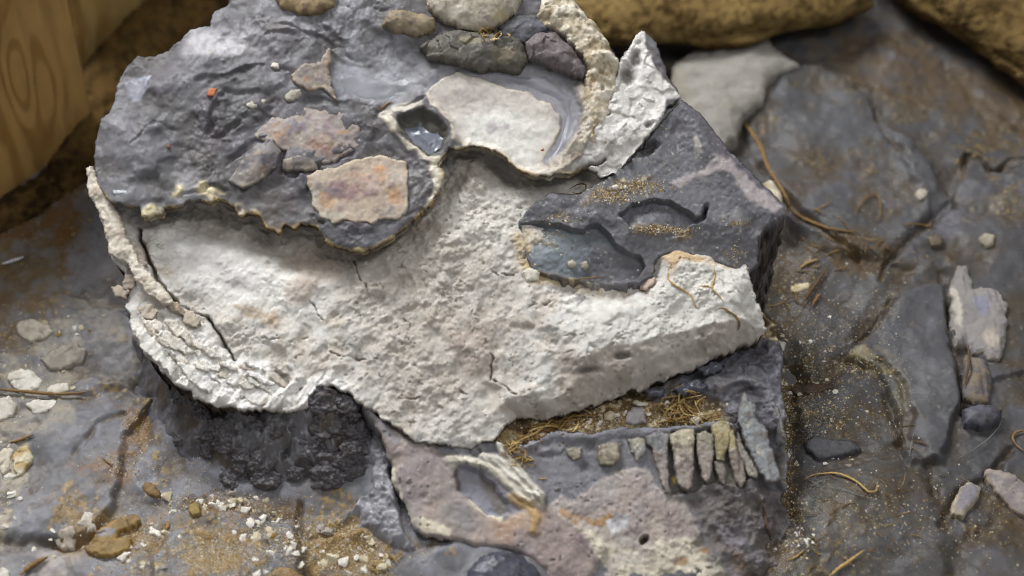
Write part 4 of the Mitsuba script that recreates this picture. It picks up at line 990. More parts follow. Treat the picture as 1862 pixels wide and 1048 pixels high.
def snout(g, d):
    u, v = g.u, g.v
    n1, n2, n3 = fb(u, v, 40, 4, 402), fb(u, v, 12, 4, 403), fb(u, v, 2.4, 3, 404)
    h = 11.5 + 1.6 * n1 + 0.5 * n2 + 0.2 * n3
    g.warp(0.8, 9, 5)
    crest = g.poly([(1190, 150), (1240, 185), (1300, 282), (1345, 345), (1400, 392), (1385, 440), (1480, 440), (1480, 250), (1300, 140)], 45)
    h = h + 2.0 * (1 - sm(0, 12, np.abs(crest))) - 0.55 * np.clip(crest, 0, 40)
    rgt = g.line([(1381, 420), (1380, 470), (1362, 494)], 25)
    h = h - 5 * (1 - sm(0, 12, rgt))
    col = flat(g, '#65666c')
    paint(col, '#55555a', sm(0, 0.9, n1) * 0.6)
    paint(col, '#76767e', sm(0.1, 0.9, -n1 + 0.3 * n2) * 0.5)
    paint(col, '#6d6572', 0.6 * sm(-4, 8, crest + 3 * n2))
    g.warp(1.3, 6, 15)
    pink = np.maximum(sm(-1, 1.5, g.poly([(1214, 336), (1236, 324), (1280, 306), (1302, 288), (1318, 296), (1312, 316), (1270, 322), (1235, 344)], 12)), sm(-1.5, 1.5, g.poly([(1296, 286), (1330, 290), (1390, 345), (1424, 372), (1404, 386), (1370, 372), (1340, 340), (1330, 318), (1304, 316)], 12) + 1.3 * n2))
    paint(col, '#a39a9a', 0.85 * pink)
    h = h + 0.3 * pink
    white = sm(0.0, 1.0, g.poly([(1218, 172), (1241, 176), (1232, 186), (1210, 216)], 10) + n2)
    paint(col, '#c3c0bc', white)
    for x, y, rx, ry, c in [(1266, 262, 10, 24, '#b0aca4'), (1232, 265, 8, 16, '#98989e'), (1220, 280, 4, 8, '#c0bcb2'), (1180, 268, 26, 12, '#35322f'), (1240, 230, 18, 26, '#5a5260')]:
        paint(col, c, 0.8 * sm(0.15, 0.6, g.blob(x, y, rx, ry, -20, 1.0) + 0.25 * n2))
    h = h - 4.5 * g.blob(1182, 268, 28, 14, -25, 0.8) - 2.0 * g.blob(1232, 235, 16, 26, 0, 0.9)
    h = h + 2.2 * g.blob(1010, 370, 50, 26, -15, 0.9) + 1.5 * g.blob(1080, 395, 90, 14, 8, 1.0)
    # openings: sharp upper lip, soft lower floor
    g.warp(0.6, 6, 25)
    d1, d2 = g.poly(HOLE1, 20), g.poly(HOLE2, 20)
    up1 = g.line([(1124, 392), (1150, 371), (1190, 361), (1222, 367), (1250, 383), (1268, 398), (1280, 378)], 30)
    up2 = g.line([(946, 399), (975, 397), (1000, 405), (1038, 416), (1060, 419), (1074, 410), (1090, 409), (1106, 426), (1122, 446), (1142, 456), (1166, 463)], 40)
    h = h - sm(-0.2, 0.9, d1) * (6.5 - 5.5 * sm(3, 17, up1)) 
    h = h - sm(-0.2, 0.9, d2) * (6.0 - 5.2 * sm(4, 24, up2) + 0.5 * n2) + 0.15 * n3
    lipd = g.line([(944, 398), (954, 446), (965, 479), (990, 493), (1040, 503), (1080, 512), (1120, 514), (1166, 509), (1190, 494), (1200, 460), (1240, 453), (1300, 467), (1340, 479)], 40)
    h = h - 8.5 * (1 - sm(0, 24, lipd))
    h = h - 3 * g.blob(1283, 380, 8, 14, 20, 0.7)
    paint(col, '#65666e', sm(0, 1, d1))
    paint(col, '#5f666e', sm(0, 1, d2))
    paint(col, '#7d8992', sm(0, 1.5, d2) * sm(-3, 4, g.poly([(946, 400), (1000, 408), (1060, 425), (1075, 445), (1055, 495), (990, 490), (960, 460)], 12)) * (0.7 + 0.3 * n2))
    paint(col, '#66646a', sm(-1, 2, g.poly([(1080, 440), (1120, 446), (1164, 464), (1190, 480), (1186, 500), (1120, 508), (1075, 500)], 12)) * 0.9)
    # golden sand caught on ledges
    for px, w in [([(1066, 370), (1090, 355), (1113, 345), (1150, 335), (1190, 325)], 4.5), ([(1070, 352), (1098, 340), (1100, 330), (1150, 332)], 3), ([(1160, 413), (1200, 417), (1255, 421)], 4), ([(1010, 390), (1050, 398)], 4), ([(1310, 405), (1360, 406)], 3), ([(1325, 455), (1340, 470)], 5), ([(985, 432), (1010, 440)], 3), ([(980, 492), (1060, 506), (1110, 514)], 2.5)]:
        m = (1 - sm(0.0, w, g.line(px, 12) + 1.6 * n2 + 0.9 * n3)) * sm(-0.7, 0.5, fb(u, v, 5, 3, 405))
        paint(col, '#75603a', 0.75 * m)
        gr = sm(0.1, 0.5, vn(u, v, 1.8, 13)) * m
        paint(col, '#c9bd9c', 0.6 * gr)
        h = h + 0.4 * m + 0.4 * gr
    paint(col, '#b0aca4', 0.5 * sm(0.72, 0.88, vn(u, v, 1.7, 3)))
    col *= (1 + 0.07 * n3 + 0.06 * fb(u, v, 1.4, 2, 56))[..., None]
    return edge_round(h, d, 1.2, 0.9), col * (0.86 + 0.14 * pink[..., None])


part('fossil_skull__snout_bone', 'crust_matter', SNOUT, 11, snout, 0.6, jag=(0.6, 5), seed=61, floor=-0.004, taper=4, rings=16, rough=2.2, side=dark_side('#3a3532', '#6b6462'))
tag('fossil_skull__snout_bone', 'smooth dark grey snout with two openings')
# ------------------------------------------------------------------ the lower jaw with its teeth
JAW = [(652, 734), (676, 742), (700, 764), (740, 790), (800, 800), (850, 800), (880, 800), (912, 806), (960, 806), (1000, 786), (1060, 790), (1130, 778), (1200, 778), (1290, 768), (1330, 768), (1340, 735), (1352, 712), (1385, 706), (1408, 722),
       (1422, 780), (1440, 850), (1428, 905), (1444, 950), (1420, 990), (1432, 1040), (1414, 1100), (1000, 1100), (992, 1042), (972, 1026), (950, 1012), (920, 999), (880, 998), (850, 991), (820, 983), (776, 979), (756, 962), (742, 936), (728, 906), (714, 872), (710, 840), (698, 806), (680, 772)]
TEETH = [  # outline, height, crown colour, root colour, edge colour
    ([(1031, 818), (1044, 812), (1058, 815), (1056, 834), (1044, 838), (1034, 832)], 1.2, '#8f897f', '#99917f'),
    ([(1090, 812), (1105, 804), (1122, 806), (1124, 838), (1112, 848), (1092, 846), (1086, 830)], 2.4, '#98917f', '#a19984'),
    ([(1143, 800), (1160, 796), (1174, 800), (1172, 822), (1160, 840), (1150, 824)], 2.2, '#9a9683', '#969490'),
    ([(1176, 794), (1198, 786), (1217, 790), (1214, 812), (1213, 850), (1216, 896), (1208, 898), (1198, 860), (1186, 816)], 2.0, '#7f8084', '#9a8f8a'),
    ([(1222, 790), (1238, 781), (1258, 781), (1262, 800), (1258, 850), (1257, 882), (1248, 892), (1238, 886), (1228, 850), (1226, 812)], 3.2, '#bab197', '#968b84'),
    ([(1268, 790), (1282, 784), (1296, 792), (1294, 840), (1292, 872), (1286, 881), (1276, 866), (1268, 820)], 2.6, '#938c7b', '#9c9188'),
    ([(1296, 772), (1310, 766), (1324, 768), (1326, 800), (1316, 838), (1306, 838), (1300, 810)], 2.8, '#a5976c', '#968a64'),
    ([(1322, 786), (1334, 782), (1340, 806), (1350, 840), (1354, 876), (1346, 888), (1336, 876), (1330, 840)], 2.4, '#a0946c', '#8e837a'),
    ([(1338, 800), (1348, 798), (1362, 830), (1378, 856), (1374, 872), (1360, 862), (1350, 836)], 1.6, '#9b958a', '#8c857d'),
    ([(1300, 838), (1312, 836), (1320, 862), (1318, 884), (1308, 876)], 0.8, '#8b8378', '#7d746c'),
    ([(1344, 742), (1350, 720), (1354, 714), (1362, 728), (1377, 737), (1372, 754), (1382, 768), (1396, 786), (1404, 820), (1416, 852), (1420, 872), (1408, 880), (1396, 876), (1384, 862), (1368, 828), (1352, 798), (1341, 768)], 5.0, '#868b8d', '#8a8e92'),
]


def jaw(g, d):
    u, v = g.u, g.v
    n1, n2, n3 = fb(u, v, 35, 4, 502), fb(u, v, 11, 4, 503), fb(u, v, 2.5, 3, 504)
    c1, e1, z1 = chips(u + 2 * n2, v + n2, 9, 55, 0.45)
    h = -6 + 1.0 * n1 + 0.6 * n2 + 0.22 * n3
    col = flat(g, '#76767d')
    paint(col, '#65656b', sm(0, 0.9, n2) * 0.6)
    paint(col, '#85858f', sm(0.1, 0.9, -n1) * 0.6)
    paint(col, '#8f8d90', sm(0.2, 0.8, n2 + 0.4 * n3) * 0.6)
    paint(col, '#5e5c5f', sm(0.3, 0.9, -n2 + 0.5 * n3) * 0.6)
    h = h + 0.8 * ndimage.gaussian_filter(c1, 1.2) * sm(-0.2, 0.6, n1)
    g.warp(0.9, 6, 35)
    # the ramus
    ram = [(652, 734), (680, 745), (715, 776), (760, 803), (788, 806), (800, 824), (820, 842), (832, 850), (836, 890), (862, 916), (890, 936), (920, 942), (935, 930), (960, 920), (1000, 915), (1060, 950), (1105, 995), (1060, 1100), (1000, 1100), (990, 1040), (950, 1012),
           (920, 999), (880, 998), (850, 991), (820, 983), (776, 979), (756, 962), (742, 936), (728, 906), (714, 872), (710, 840), (698, 806), (680, 772)]
    dr_ = g.poly(ram, 30)
    m = sm(-1.2, 2.4, dr_ + 0.8 * n2)
    h = h + m * (2.5 + 0.5 * n2) - m * 1.0 * (1 - sm(0, 5, dr_))
    paint(col, '#a0928a', m * 0.95)
    paint(col, '#877a79', m * 0.7 * sm(0.0, 0.7, n2 + 0.5 * n1))
    paint(col, '#8a8684', m * 0.75 * sm(-4, 4, g.poly([(800, 900), (880, 940), (850, 985), (790, 940)], 14) + 3 * n2))
    paint(col, '#a98f74', m * 0.7 * sm(-4, 4, g.poly([(880, 930), (940, 930), (1000, 925), (980, 990), (900, 985)], 14) + 3 * n2))
    paint(col, '#94786a', m * 0.7 * sm(-3, 3, g.poly([(890, 940), (930, 945), (940, 990), (890, 985)], 14) + 3 * n2))
    paint(col, '#8e817e', m * 0.8 * sm(-4, 4, g.poly([(930, 970), (1000, 960), (1060, 1000), (1080, 1100), (960, 1100)], 14) + 3 * n2))
    paint(col, '#6a5a60', m * 0.7 * sm(-2, 3, g.poly([(1040, 950), (1075, 965), (1085, 1000), (1050, 990)], 14) + 2 * n2))
    paint(col, '#84828a', m * 0.8 * sm(-2, 3, g.poly([(655, 738), (700, 770), (740, 800), (720, 810), (690, 780)], 14) + 2 * n2))
    paint(col, '#cfc8b6', 0.92 * (1 - sm(0.6, 2.4, g.line([(712, 850), (716, 872), (730, 906), (744, 934), (756, 950)], 10) + 0.8 * n2)))
    paint(col, '#cdc5b0', 0.95 * sm(-0.6, 1.2, g.poly([(748, 940), (790, 948), (820, 962), (818, 976), (780, 972), (758, 960)], 10) + 0.9 * n2))
    paint(col, '#ddd8cb', 0.92 * (1 - sm(1.0, 3.0, g.line([(690, 744), (720, 770), (755, 797), (788, 806)], 10) + 0.9 * n2)))
    paint(col, '#d3cab5', 0.9 * (1 - sm(0.5, 2.6, g.line([(852, 914), (880, 926), (908, 940)], 10) + 0.8 * n2)))
    # opening through the ramus, ridges either side
    hole = g.poly([(832, 852), (842, 845), (870, 856), (900, 882), (924, 914), (930, 934), (916, 941), (888, 936), (858, 914), (836, 888), (826, 866)], 20)
    h = h - sm(-0.5, 2.0, hole) * (5.0 - 1.2 * sm(3, 14, hole))
    paint(col, '#8a8a96', sm(-0.3, 0.6, hole))
    paint(col, '#77736f', sm(-0.3, 0.6, hole) * sm(-2, 2, g.poly([(870, 856), (900, 882), (930, 934), (905, 938), (880, 890)], 12)))
    paint(col, '#5f5350', 0.9 * (1 - sm(0.6, 2.6, g.line([(826, 848), (828, 870), (836, 890)], 8))))
    for px, w, up, c, k in [([(815, 838), (850, 838), (884, 848), (916, 872), (944, 896), (980, 914)], 4.2, 3.2, '#d6cfbf', 0.95), ([(880, 830), (905, 840), (940, 872), (975, 905)], 4.0, 4.2, '#dad5c8', 0.9), ([(905, 808), (925, 838), (955, 872), (984, 902)], 3.6, 4.6, '#ccc7bc', 0.95),
                            ([(930, 905), (960, 920), (975, 945), (970, 965)], 4.0, 1.6, '#b08d52', 0.7)]:
        t = 1 - sm(0.2 * w, w, g.line(px, 12) + 0.5 * n2)
        h = h + up * t * (1 + 0.2 * vn(u + v, (u - v) * 0.12, 2.2, 2))
        paint(col, c, k * t)
        paint(col, '#8d8371', t * 0.5 * sm(0.2, 0.8, vn(u * 0.7 + v * 0.7, (u * 0.7 - v * 0.7) * 0.12, 2.0, 3)))
    # body: reddish plate with ragged upper rim
    g.warp(2.4, 9, 45, 4)
    pl = g.poly([(1000, 918), (1020, 908), (1046, 908), (1078, 886), (1118, 862), (1160, 852), (1186, 850), (1192, 872), (1204, 900), (1230, 906), (1254, 920), (1266, 952), (1276, 988), (1310, 1030), (1310, 1100), (1100, 1100), (1100, 1000), (1040, 950)], 30)
    pm = sm(-2.2, 3.0, pl + 1.6 * n2 + 0.8 * n3)
    h = h + pm * (0.9 + 0.4 * n2 + 0.25 * n3)
    paint(col, '#aaa198', pm * 0.95)
    paint(col, '#9a8c86', pm * 0.7 * sm(-0.1, 0.7, n1 + 0.4 * n2))
    paint(col, '#a7a096', pm * 0.6 * sm(0.1, 0.8, -n2))
    paint(col, '#8b7e7b', pm * 0.8 * sm(-4, 4, g.poly([(1190, 920), (1250, 920), (1270, 985), (1220, 970)], 14) + 2 * n2))
    paint(col, '#b9ae9e', (1 - sm(0.5, 2.0, np.abs(pl) + 0.6 * n2)) * 0.7 * pm)
    paint(col, '#a57f50', 0.85 * (1 - sm(0.5, 3.0, g.line([(1020, 928), (1050, 945), (1085, 955), (1105, 945)], 10) + n2)))
    paint(col, '#c0c0c2', sm(-0.5, 1, g.poly([(1096, 948), (1120, 940), (1138, 940), (1136, 962), (1112, 972)], 10) + 0.8 * n2))
    crm = sm(-2, 2, g.poly([(1050, 955), (1100, 985), (1170, 1000), (1240, 980), (1270, 992), (1310, 1032), (1320, 1100), (1120, 1100), (1100, 1010)], 14) + 2.4 * n2)
    paint(col, '#c6beab', crm * 0.9)
    h = h + crm * (0.8 * c1 + 0.6 * n2)
    paint(col, '#8f6a3e', 0.8 * np.maximum(g.blob(1240, 1022, 18, 12, 0, 0.6), g.blob(1280, 1000, 14, 10, 0, 0.6)))
    film = sm(0.0, 0.8, fb(u, v, 16, 4, 507)) * np.clip(pm + m, 0, 1)
    paint(col, '#8d888a', 0.5 * film)
    b = g.blob(1167, 985, 11, 10, 0, 0.6)
    h = h - 5 * b
    paint(col, '#40352b', b)
    # dark broken rock at the right
    g.warp(2.5, 9, 55)
    dk = g.poly([(1225, 905), (1255, 890), (1300, 885), (1380, 880), (1440, 870), (1450, 1100), (1330, 1100), (1300, 1020), (1275, 985), (1262, 940)], 30)
    dm = sm(-7, 9, dk + 3 * n2)
    h = h + dm * (2.2 * ndimage.gaussian_filter(c1, 1.5) + 1.8 * n2 + 0.5 * n3 - 1.5) - 4 * dm * sm(0, 60, dk) 
    paint(col, '#68625f', dm)
    paint(col, '#4a4444', dm * sm(0, 0.8, n2) * 0.8)
    paint(col, '#6f6a6e', dm * (z1 > 0.65) * 0.7)
    paint(col, '#64503a', dm * sm(0.1, 0.8, n1 - 0.4 * n2) * 0.7)
    paint(col, '#77727c', dm * 0.7 * g.blob(1340, 985, 40, 26, 10, 0.8))
    h = h + 3.0 * g.blob(1335, 1000, 46, 40, 10, 0.9) + 2.5 * g.blob(1310, 930, 40, 30, 0, 0.9)
    # tooth row: grey ledge above, dark sockets
    g.warp(0.8, 6, 65)
    led = g.line([(962, 806), (1000, 790), (1060, 794), (1130, 782), (1200, 782), (1290, 772)], 20)
    h = h + 2.4 * (1 - sm(1, 6, led)) + 0.5 * n2 * (1 - sm(1, 6, led))
    sock = sm(-0.5, 1.5, g.poly([(1180, 806), (1216, 800), (1222, 784), (1330, 774), (1345, 800), (1372, 850), (1352, 892), (1300, 878), (1258, 896), (1220, 900), (1212, 860)], 20))
    h = h - 3.2 * sock + 1.0 * sock * c1
    paint(col, '#57534f', sock * 0.9)
    paint(col, '#857d72', sock * sm(0.2, 0.8, n2) * 0.6)
    paint(col, '#b09a3e', 0.8 * np.maximum(g.blob(1228, 872, 8, 10, 0, 0.6), g.blob(1222, 800, 7, 14, 0, 0.6)))
    s2 = g.poly([(1335, 730), (1352, 710), (1400, 730), (1425, 800), (1436, 880), (1400, 890), (1370, 850), (1340, 780)], 20)
    h = h - 2.5 * sm(-1, 2, s2)
    paint(col, '#55545a', sm(-1, 2, s2) * 0.8)
    paint(col, '#7a766f', 0.7 * (1 - sm(1, 4, g.line([(1412, 740), (1426, 800), (1434, 870)], 12) + n2)))
    h = h + 3.5 * (1 - sm(1, 5, g.line([(1412, 740), (1426, 800), (1434, 880)], 12)))
    paint(col, '#9a958e', 0.7 * sm(-1, 2, g.poly([(1330, 800), (1342, 796), (1380, 850), (1376, 866), (1352, 850)], 12) + n2))
    for x, y, rx, ry in [(985, 805, 12, 12), (1072, 812, 12, 16), (1132, 815, 9, 14), (1000, 830, 30, 10), (1065, 850, 14, 14)]:
        bb = g.blob(x, y, rx, ry, 0, 0.9)
        h = h - 2.0 * bb
        paint(col, '#5d5c60', 0.5 * bb)
    # fine texture
    pit = sm(0.68, 0.82, vn(u, v, 2.0, 11)) * sm(0, 0.6, n2)
    h = h - 0.8 * pit
    paint(col, '#5b524b', 0.6 * pit)
    paint(col, '#c3bdb2', 0.4 * sm(0.72, 0.88, vn(u, v, 1.8, 10)) * m)
    col *= (1 + 0.08 * n3 + 0.07 * fb(u, v, 1.4, 2, 55))[..., None]
    # falls away at the right end
    rt = g.line([(1408, 722), (1424, 780), (1436, 860), (1430, 900), (1432, 960), (1434, 1100)], 40)
    h = h - 12 * (1 - sm(0, 24, rt + 4 * n2)) * sm(0, 20, g.line([(1400, 700), (1424, 780)], 25))
    return edge_round(h, d, 2.5, 2.0), col


part('lower_jaw__jaw_bone', 'bone_matter', JAW, -6, jaw, 0.6, jag=(1.3, 6), seed=71, floor=-0.006, taper=4, rings=7, rough=1.3, side=dark_side('#4d4a4a', '#77757a'))
tag('lower_jaw__jaw_bone', 'grey and reddish brown jaw bone with an opening at its back')
JB = 'lower_jaw__jaw_bone'


def tooth(i, up, crown, root):
    def fn(g, d):
        u, v = g.u, g.v
        n2, n3 = fb(u, v, 6, 3, 531 + i), fb(u, v, 1.7, 3, 541 + i)
        t = (v.max() - v) / (v.max() - v.min())
        w = np.clip(d + 0.6, 0, 3.0) * 1.4
        h = -7.4 + up + 2.6 * np.sqrt(np.clip(1 - (1 - w / 4.2) ** 2, 0, 1)) + 0.45 * n2 + 0.25 * n3 + 0.3 * vn(u + 0.1 * v, v * 0.12, 1.5, 6) + 0.5 * (1 - sm(0, 0.25, t))
        col = flat(g, crown)
        paint(col, root, sm(0.25, 0.5, t + 0.12 * n2))
        st = vn(u * 1.0 + 0.1 * v, v * 0.12, 1.5, 6)
        col *= (1 + 0.13 * st + 0.08 * n3)[..., None]
        paint(col, '#6a5d52', 0.6 * sm(0.2, 0.8, n2))
        paint(col, '#6e6862', 0.6 * (1 - sm(0.2, 1.4, d + 0.5 * n2)))
        paint(col, '#c9c2b0', 0.4 * sm(0.4, 0.9, -n2))
        return h, col * 0.86
    return fn


for i, (px, up, c, r) in enumerate(TEETH):
    xm = sum(p[0] for p in px) / len(px)
    px = [(xm + (x - xm) * (1.0 if i == 10 else 1.16), y) for x, y in px]
    k = 'lower_jaw__tooth' + (f'_{i:03d}' if i else '')
    part(k, 'rock_matter' if i == 10 else 'tooth_matter', px, -6 + up, tooth(i, up, c, r), 0.45, jag=(0.8, 5), seed=80 + i, depth=6, rings=2, rough=0.2)
labels['lower_jaw__tooth_010'] = {'label': 'large grey clay coated front tooth'}
labels['lower_jaw__tooth_006'] = {'label': 'split yellowish tooth'}
labels['lower_jaw__tooth_004'] = {'label': 'broad pale tooth with a yellowish crown'}


def mouth(g, d):
    u, v = g.u, g.v
    n1, n2, n3 = fb(u, v, 24, 4, 602), fb(u, v, 9, 4, 603), fb(u, v, 2.2, 3, 604)
    c1, e1, z1 = chips(u + n2, v, 8, 65, 0.5)
    g.warp(2, 9, 5)
    dk = sm(-3, 4, g.poly([(1180, 700), (1240, 660), (1400, 600), (1440, 640), (1440, 790), (1330, 790), (1300, 730), (1240, 722), (1190, 730)], 20))
    h = -11 + 1.2 * n1 + 0.8 * n2 + 0.5 * n3 + dk * (4.0 + 2.2 * c1 + 1.2 * n2)
    gap = g.line([(936, 758), (1000, 753), (1060, 738), (1120, 716), (1200, 689), (1260, 669), (1300, 651), (1390, 608)], 40)
    h = h - 9 * (1 - sm(2, 13, gap))
    col = flat(g, '#66553c')
    paint(col, '#a08a5e', sm(0, 0.6, n2 + 0.5 * n3) * 0.8)
    paint(col, '#cdbf9d', sm(0.25, 0.6, vn(u, v, 2.0, 3) + 0.3 * n2) * 0.8)
    paint(col, '#5b5960', dk)
    paint(col, '#3b383a', dk * sm(0, 0.8, n2) * 0.9)
    paint(col, '#7b7c88', dk * sm(0.1, 0.8, -n2 + 0.3 * n3) * 0.7)
    paint(col, '#7a7268', dk * 0.8 * sm(-2, 3, g.poly([(1190, 690), (1230, 680), (1240, 710), (1210, 722)], 12) + n2))
    paint(col, '#8c8479', dk * 0.7 * g.blob(1310, 700, 14, 18, 0, 0.7))
    lip = 1 - sm(1, 5, g.line([(1290, 700), (1350, 690), (1400, 715), (1420, 760)], 14) + n2)
    h = h + 2.2 * lip
    paint(col, '#76757a', lip * 0.8)
    return edge_round(h, d, 2, 1.5), col


part('fossil_skull__mouth_matrix', 'rock_matter', [(880, 815), (905, 780), (930, 740), (1000, 720), (1060, 700), (1200, 650), (1370, 560), (1410, 580), (1424, 660), (1420, 700), (1430, 760), (1400, 790), (1290, 800), (1130, 810), (960, 830)], -9, mouth, 0.6, jag=(1.0, 7), seed=91, floor=-0.006, taper=0, rings=5, rough=1.5,
     side=dark_side('#423b36', '#7a7065'))
tag('fossil_skull__mouth_matrix', 'sandy brown filling between the jaws')


def gloss(g, d):
    n2 = fb(g.u, g.v, 8, 3, 612)
    h = -5 + 1.5 * sm(0, 4, d) + 0.9 * n2
    return edge_round(h, d, 1.5, 1.2), flat(g, '#4b4d5c') * (1 + 0.2 * n2)[..., None]


part('fossil_skull__wet_crust', 'glaze_matter', [(1226, 706), (1240, 696), (1270, 690), (1288, 700), (1280, 714), (1256, 716), (1236, 718)], -5, gloss, 0.6, jag=(1.2, 4), seed=93, depth=5)
part('fossil_skull__wet_crust_001', 'glaze_matter', [(1174, 712), (1190, 702), (1212, 706), (1206, 722), (1184, 726)], -6, gloss, 0.6, jag=(1.2, 4), seed=94, depth=5)
part('fossil_skull__wet_crust_002', 'glaze_matter', [(1270, 668), (1300, 655), (1322, 660), (1310, 676), (1280, 684)], -5, gloss, 0.6, jag=(1.2, 4), seed=95, depth=5)
tag('fossil_skull', 'large pale and dark grey fossil skull lying on its side, snout to the right', 'fossil skull')
tag('lower_jaw', 'fossil lower jaw with a row of exposed teeth below the skull', 'jaw')
# ------------------------------------------------------------------ crate boards and sacking behind
def slab_mesh(key, bsdf, O, U, V, lu, lv, th, nu=120, nv=80, bump=None, color=None, uvs=True):
    """A board: front face spanned by U, V from corner O, displaced by bump(a, b) metres, with closed edges and back."""
    O, U, V = (np.asarray(x, float) for x in (O, U, V))
    U, V = U / np.linalg.norm(U), V / np.linalg.norm(V)
    N = np.cross(U, V)
    a, b = np.meshgrid(np.linspace(0, lu, nu), np.linspace(0, lv, nv), indexing='ij')
    k = bump(a, b) if bump else 0 * a
    e = np.minimum(np.minimum(a, lu - a), np.minimum(b, lv - b))
    k = k - 0.0025 * np.clip(1 - e / 0.004, 0, 1) ** 2
    p = O + a[..., None] * U + b[..., None] * V
    front, back = p + k[..., None] * N, p - th * N
    n = nu * nv
    i, j = np.meshgrid(np.arange(nu - 1), np.arange(nv - 1), indexing='ij')
    q = np.stack([i * nv + j, (i + 1) * nv + j, (i + 1) * nv + j + 1, i * nv + j + 1], -1).reshape(-1, 4)
    F = [q, q[:, ::-1] + n]
    ring = np.r_[np.arange(nu) * nv, (nu - 1) * nv + np.arange(1, nv), (np.arange(nu - 2, -1, -1)) * nv + nv - 1, np.arange(nv - 2, 0, -1)]
    r2 = np.roll(ring, -1)
    F.append(np.stack([r2, ring, ring + n, r2 + n], 1))
    c = color(a, b).reshape(-1, 3)
    scene[key] = mikit.ply((np.vstack([front.reshape(-1, 3), back.reshape(-1, 3)]), np.vstack(F)), bsdf, smooth=True, color=np.clip(np.vstack([c, c * 0.8]), 0.003, 0.9))


def wood_color(seed, knots, base='#aa8751', dark='#7a5524', sx=0.02):
    def f(a, b):
        """Plywood face veneer: flat-sawn cathedral grain, rings widening round a few knots."""
        x, y = (a * 1000).astype(np.float32), (b * 1000).astype(np.float32)
        field = x + 10 * fb(x, y * 0.35, 60, 3, seed)
        for kx, ky, rx, ry, s in knots:
            field = field + s * np.exp(-(((x - kx) / rx) ** 2 + ((y - ky) / ry) ** 2))
        r = np.sin((field + 4 * fb(x, y * 0.3, 22, 3, seed + 2)) * 2 * np.pi / 25.0 + 1.2 * fb(x, y, 30, 2, seed + 3))
        r = sm(-0.3, 0.95, r)
        r = r * (0.2 + 0.45 * sm(-0.6, 0.6, fb(x, y * 0.4, 25, 3, seed + 5)))
        col = lin(base) * (1 - r[..., None]) + lin(dark) * r[..., None]
        col = col * (1 + 0.10 * fb(x, y * 0.15, 4, 3, seed + 7) + 0.16 * fb(x, y, 40, 3, seed + 8))[..., None]
        return col.astype(np.float32)
    return f


scene['wood_matter'] = vc(0.6, 0.35)
scene['sack_matter'] = vc(0.95, 0.1)


def facing(px, py, y):
    """World point on the vertical plane y (metres away) seen at a photograph point."""
    d = FWD + ((px - 931) / 931 * TX) * np.array([1, 0, 0]) - ((py - 524) / 931 * TX) * UPV
    return EYE + d * ((y - EYE[1]) / d[1])


# plywood side of the crate at the left: its foot runs from (-20, 375) to (178, 236) in the photograph
pa, pb = gpos([-160], [470])[0], gpos([176], [240])[0]
pa[2] = pb[2] = -0.004
U = pb - pa
L = np.linalg.norm(U)
def on_board(px, py, O, U, V):
    """Board coordinates in mm of the point of a board seen at a photograph point."""
    U, V = np.asarray(U, float) / np.linalg.norm(U), np.asarray(V, float) / np.linalg.norm(V)
    n = np.cross(U, V)
    d = FWD + ((px - 931) / 931 * TX) * np.array([1, 0, 0]) - ((py - 524) / 931 * TX) * UPV
    w = EYE + d * (((O - EYE) @ n) / (d @ n)) - O
    vv = (w @ V - (w @ U) * (U @ V)) / (1 - (U @ V) ** 2)
    return (w @ U - vv * (U @ V)) * 1000, vv * 1000


K1, K2, K3 = on_board(36, 145, pa, U, [0, 0.1, 1]), on_board(80, 165, pa, U, [0, 0.1, 1]), on_board(120, 60, pa, U, [0, 0.1, 1])
slab_mesh('plywood_board', 'wood_matter', pa, U, [0.0, 0.10, 1.0], L, 0.20, 0.018, 150, 130, color=wood_color(11, [(K1[0], K1[1], 10, 34, 46), (K2[0], K2[1], 10, 36, -38), (K3[0], K3[1], 14, 70, 10)]))
tag('plywood_board', 'plywood board with swirling knot grain at the left edge', 'board')
pc, pd_ = gpos([150], [130])[0], gpos([430], [-62])[0]
pc[2] = pd_[2] = -0.004
slab_mesh('plywood_board_001', 'wood_matter', pc, pd_ - pc, [0, 0.10, 1], np.linalg.norm(pd_ - pc), 0.14, 0.018, 90, 70, color=wood_color(17, [(20, 40, 12, 60, 10)], '#a48a58', '#7a5a2c'))
tag('plywood_board_001', 'pale plywood board behind, between the knotty board and the skull', 'board')


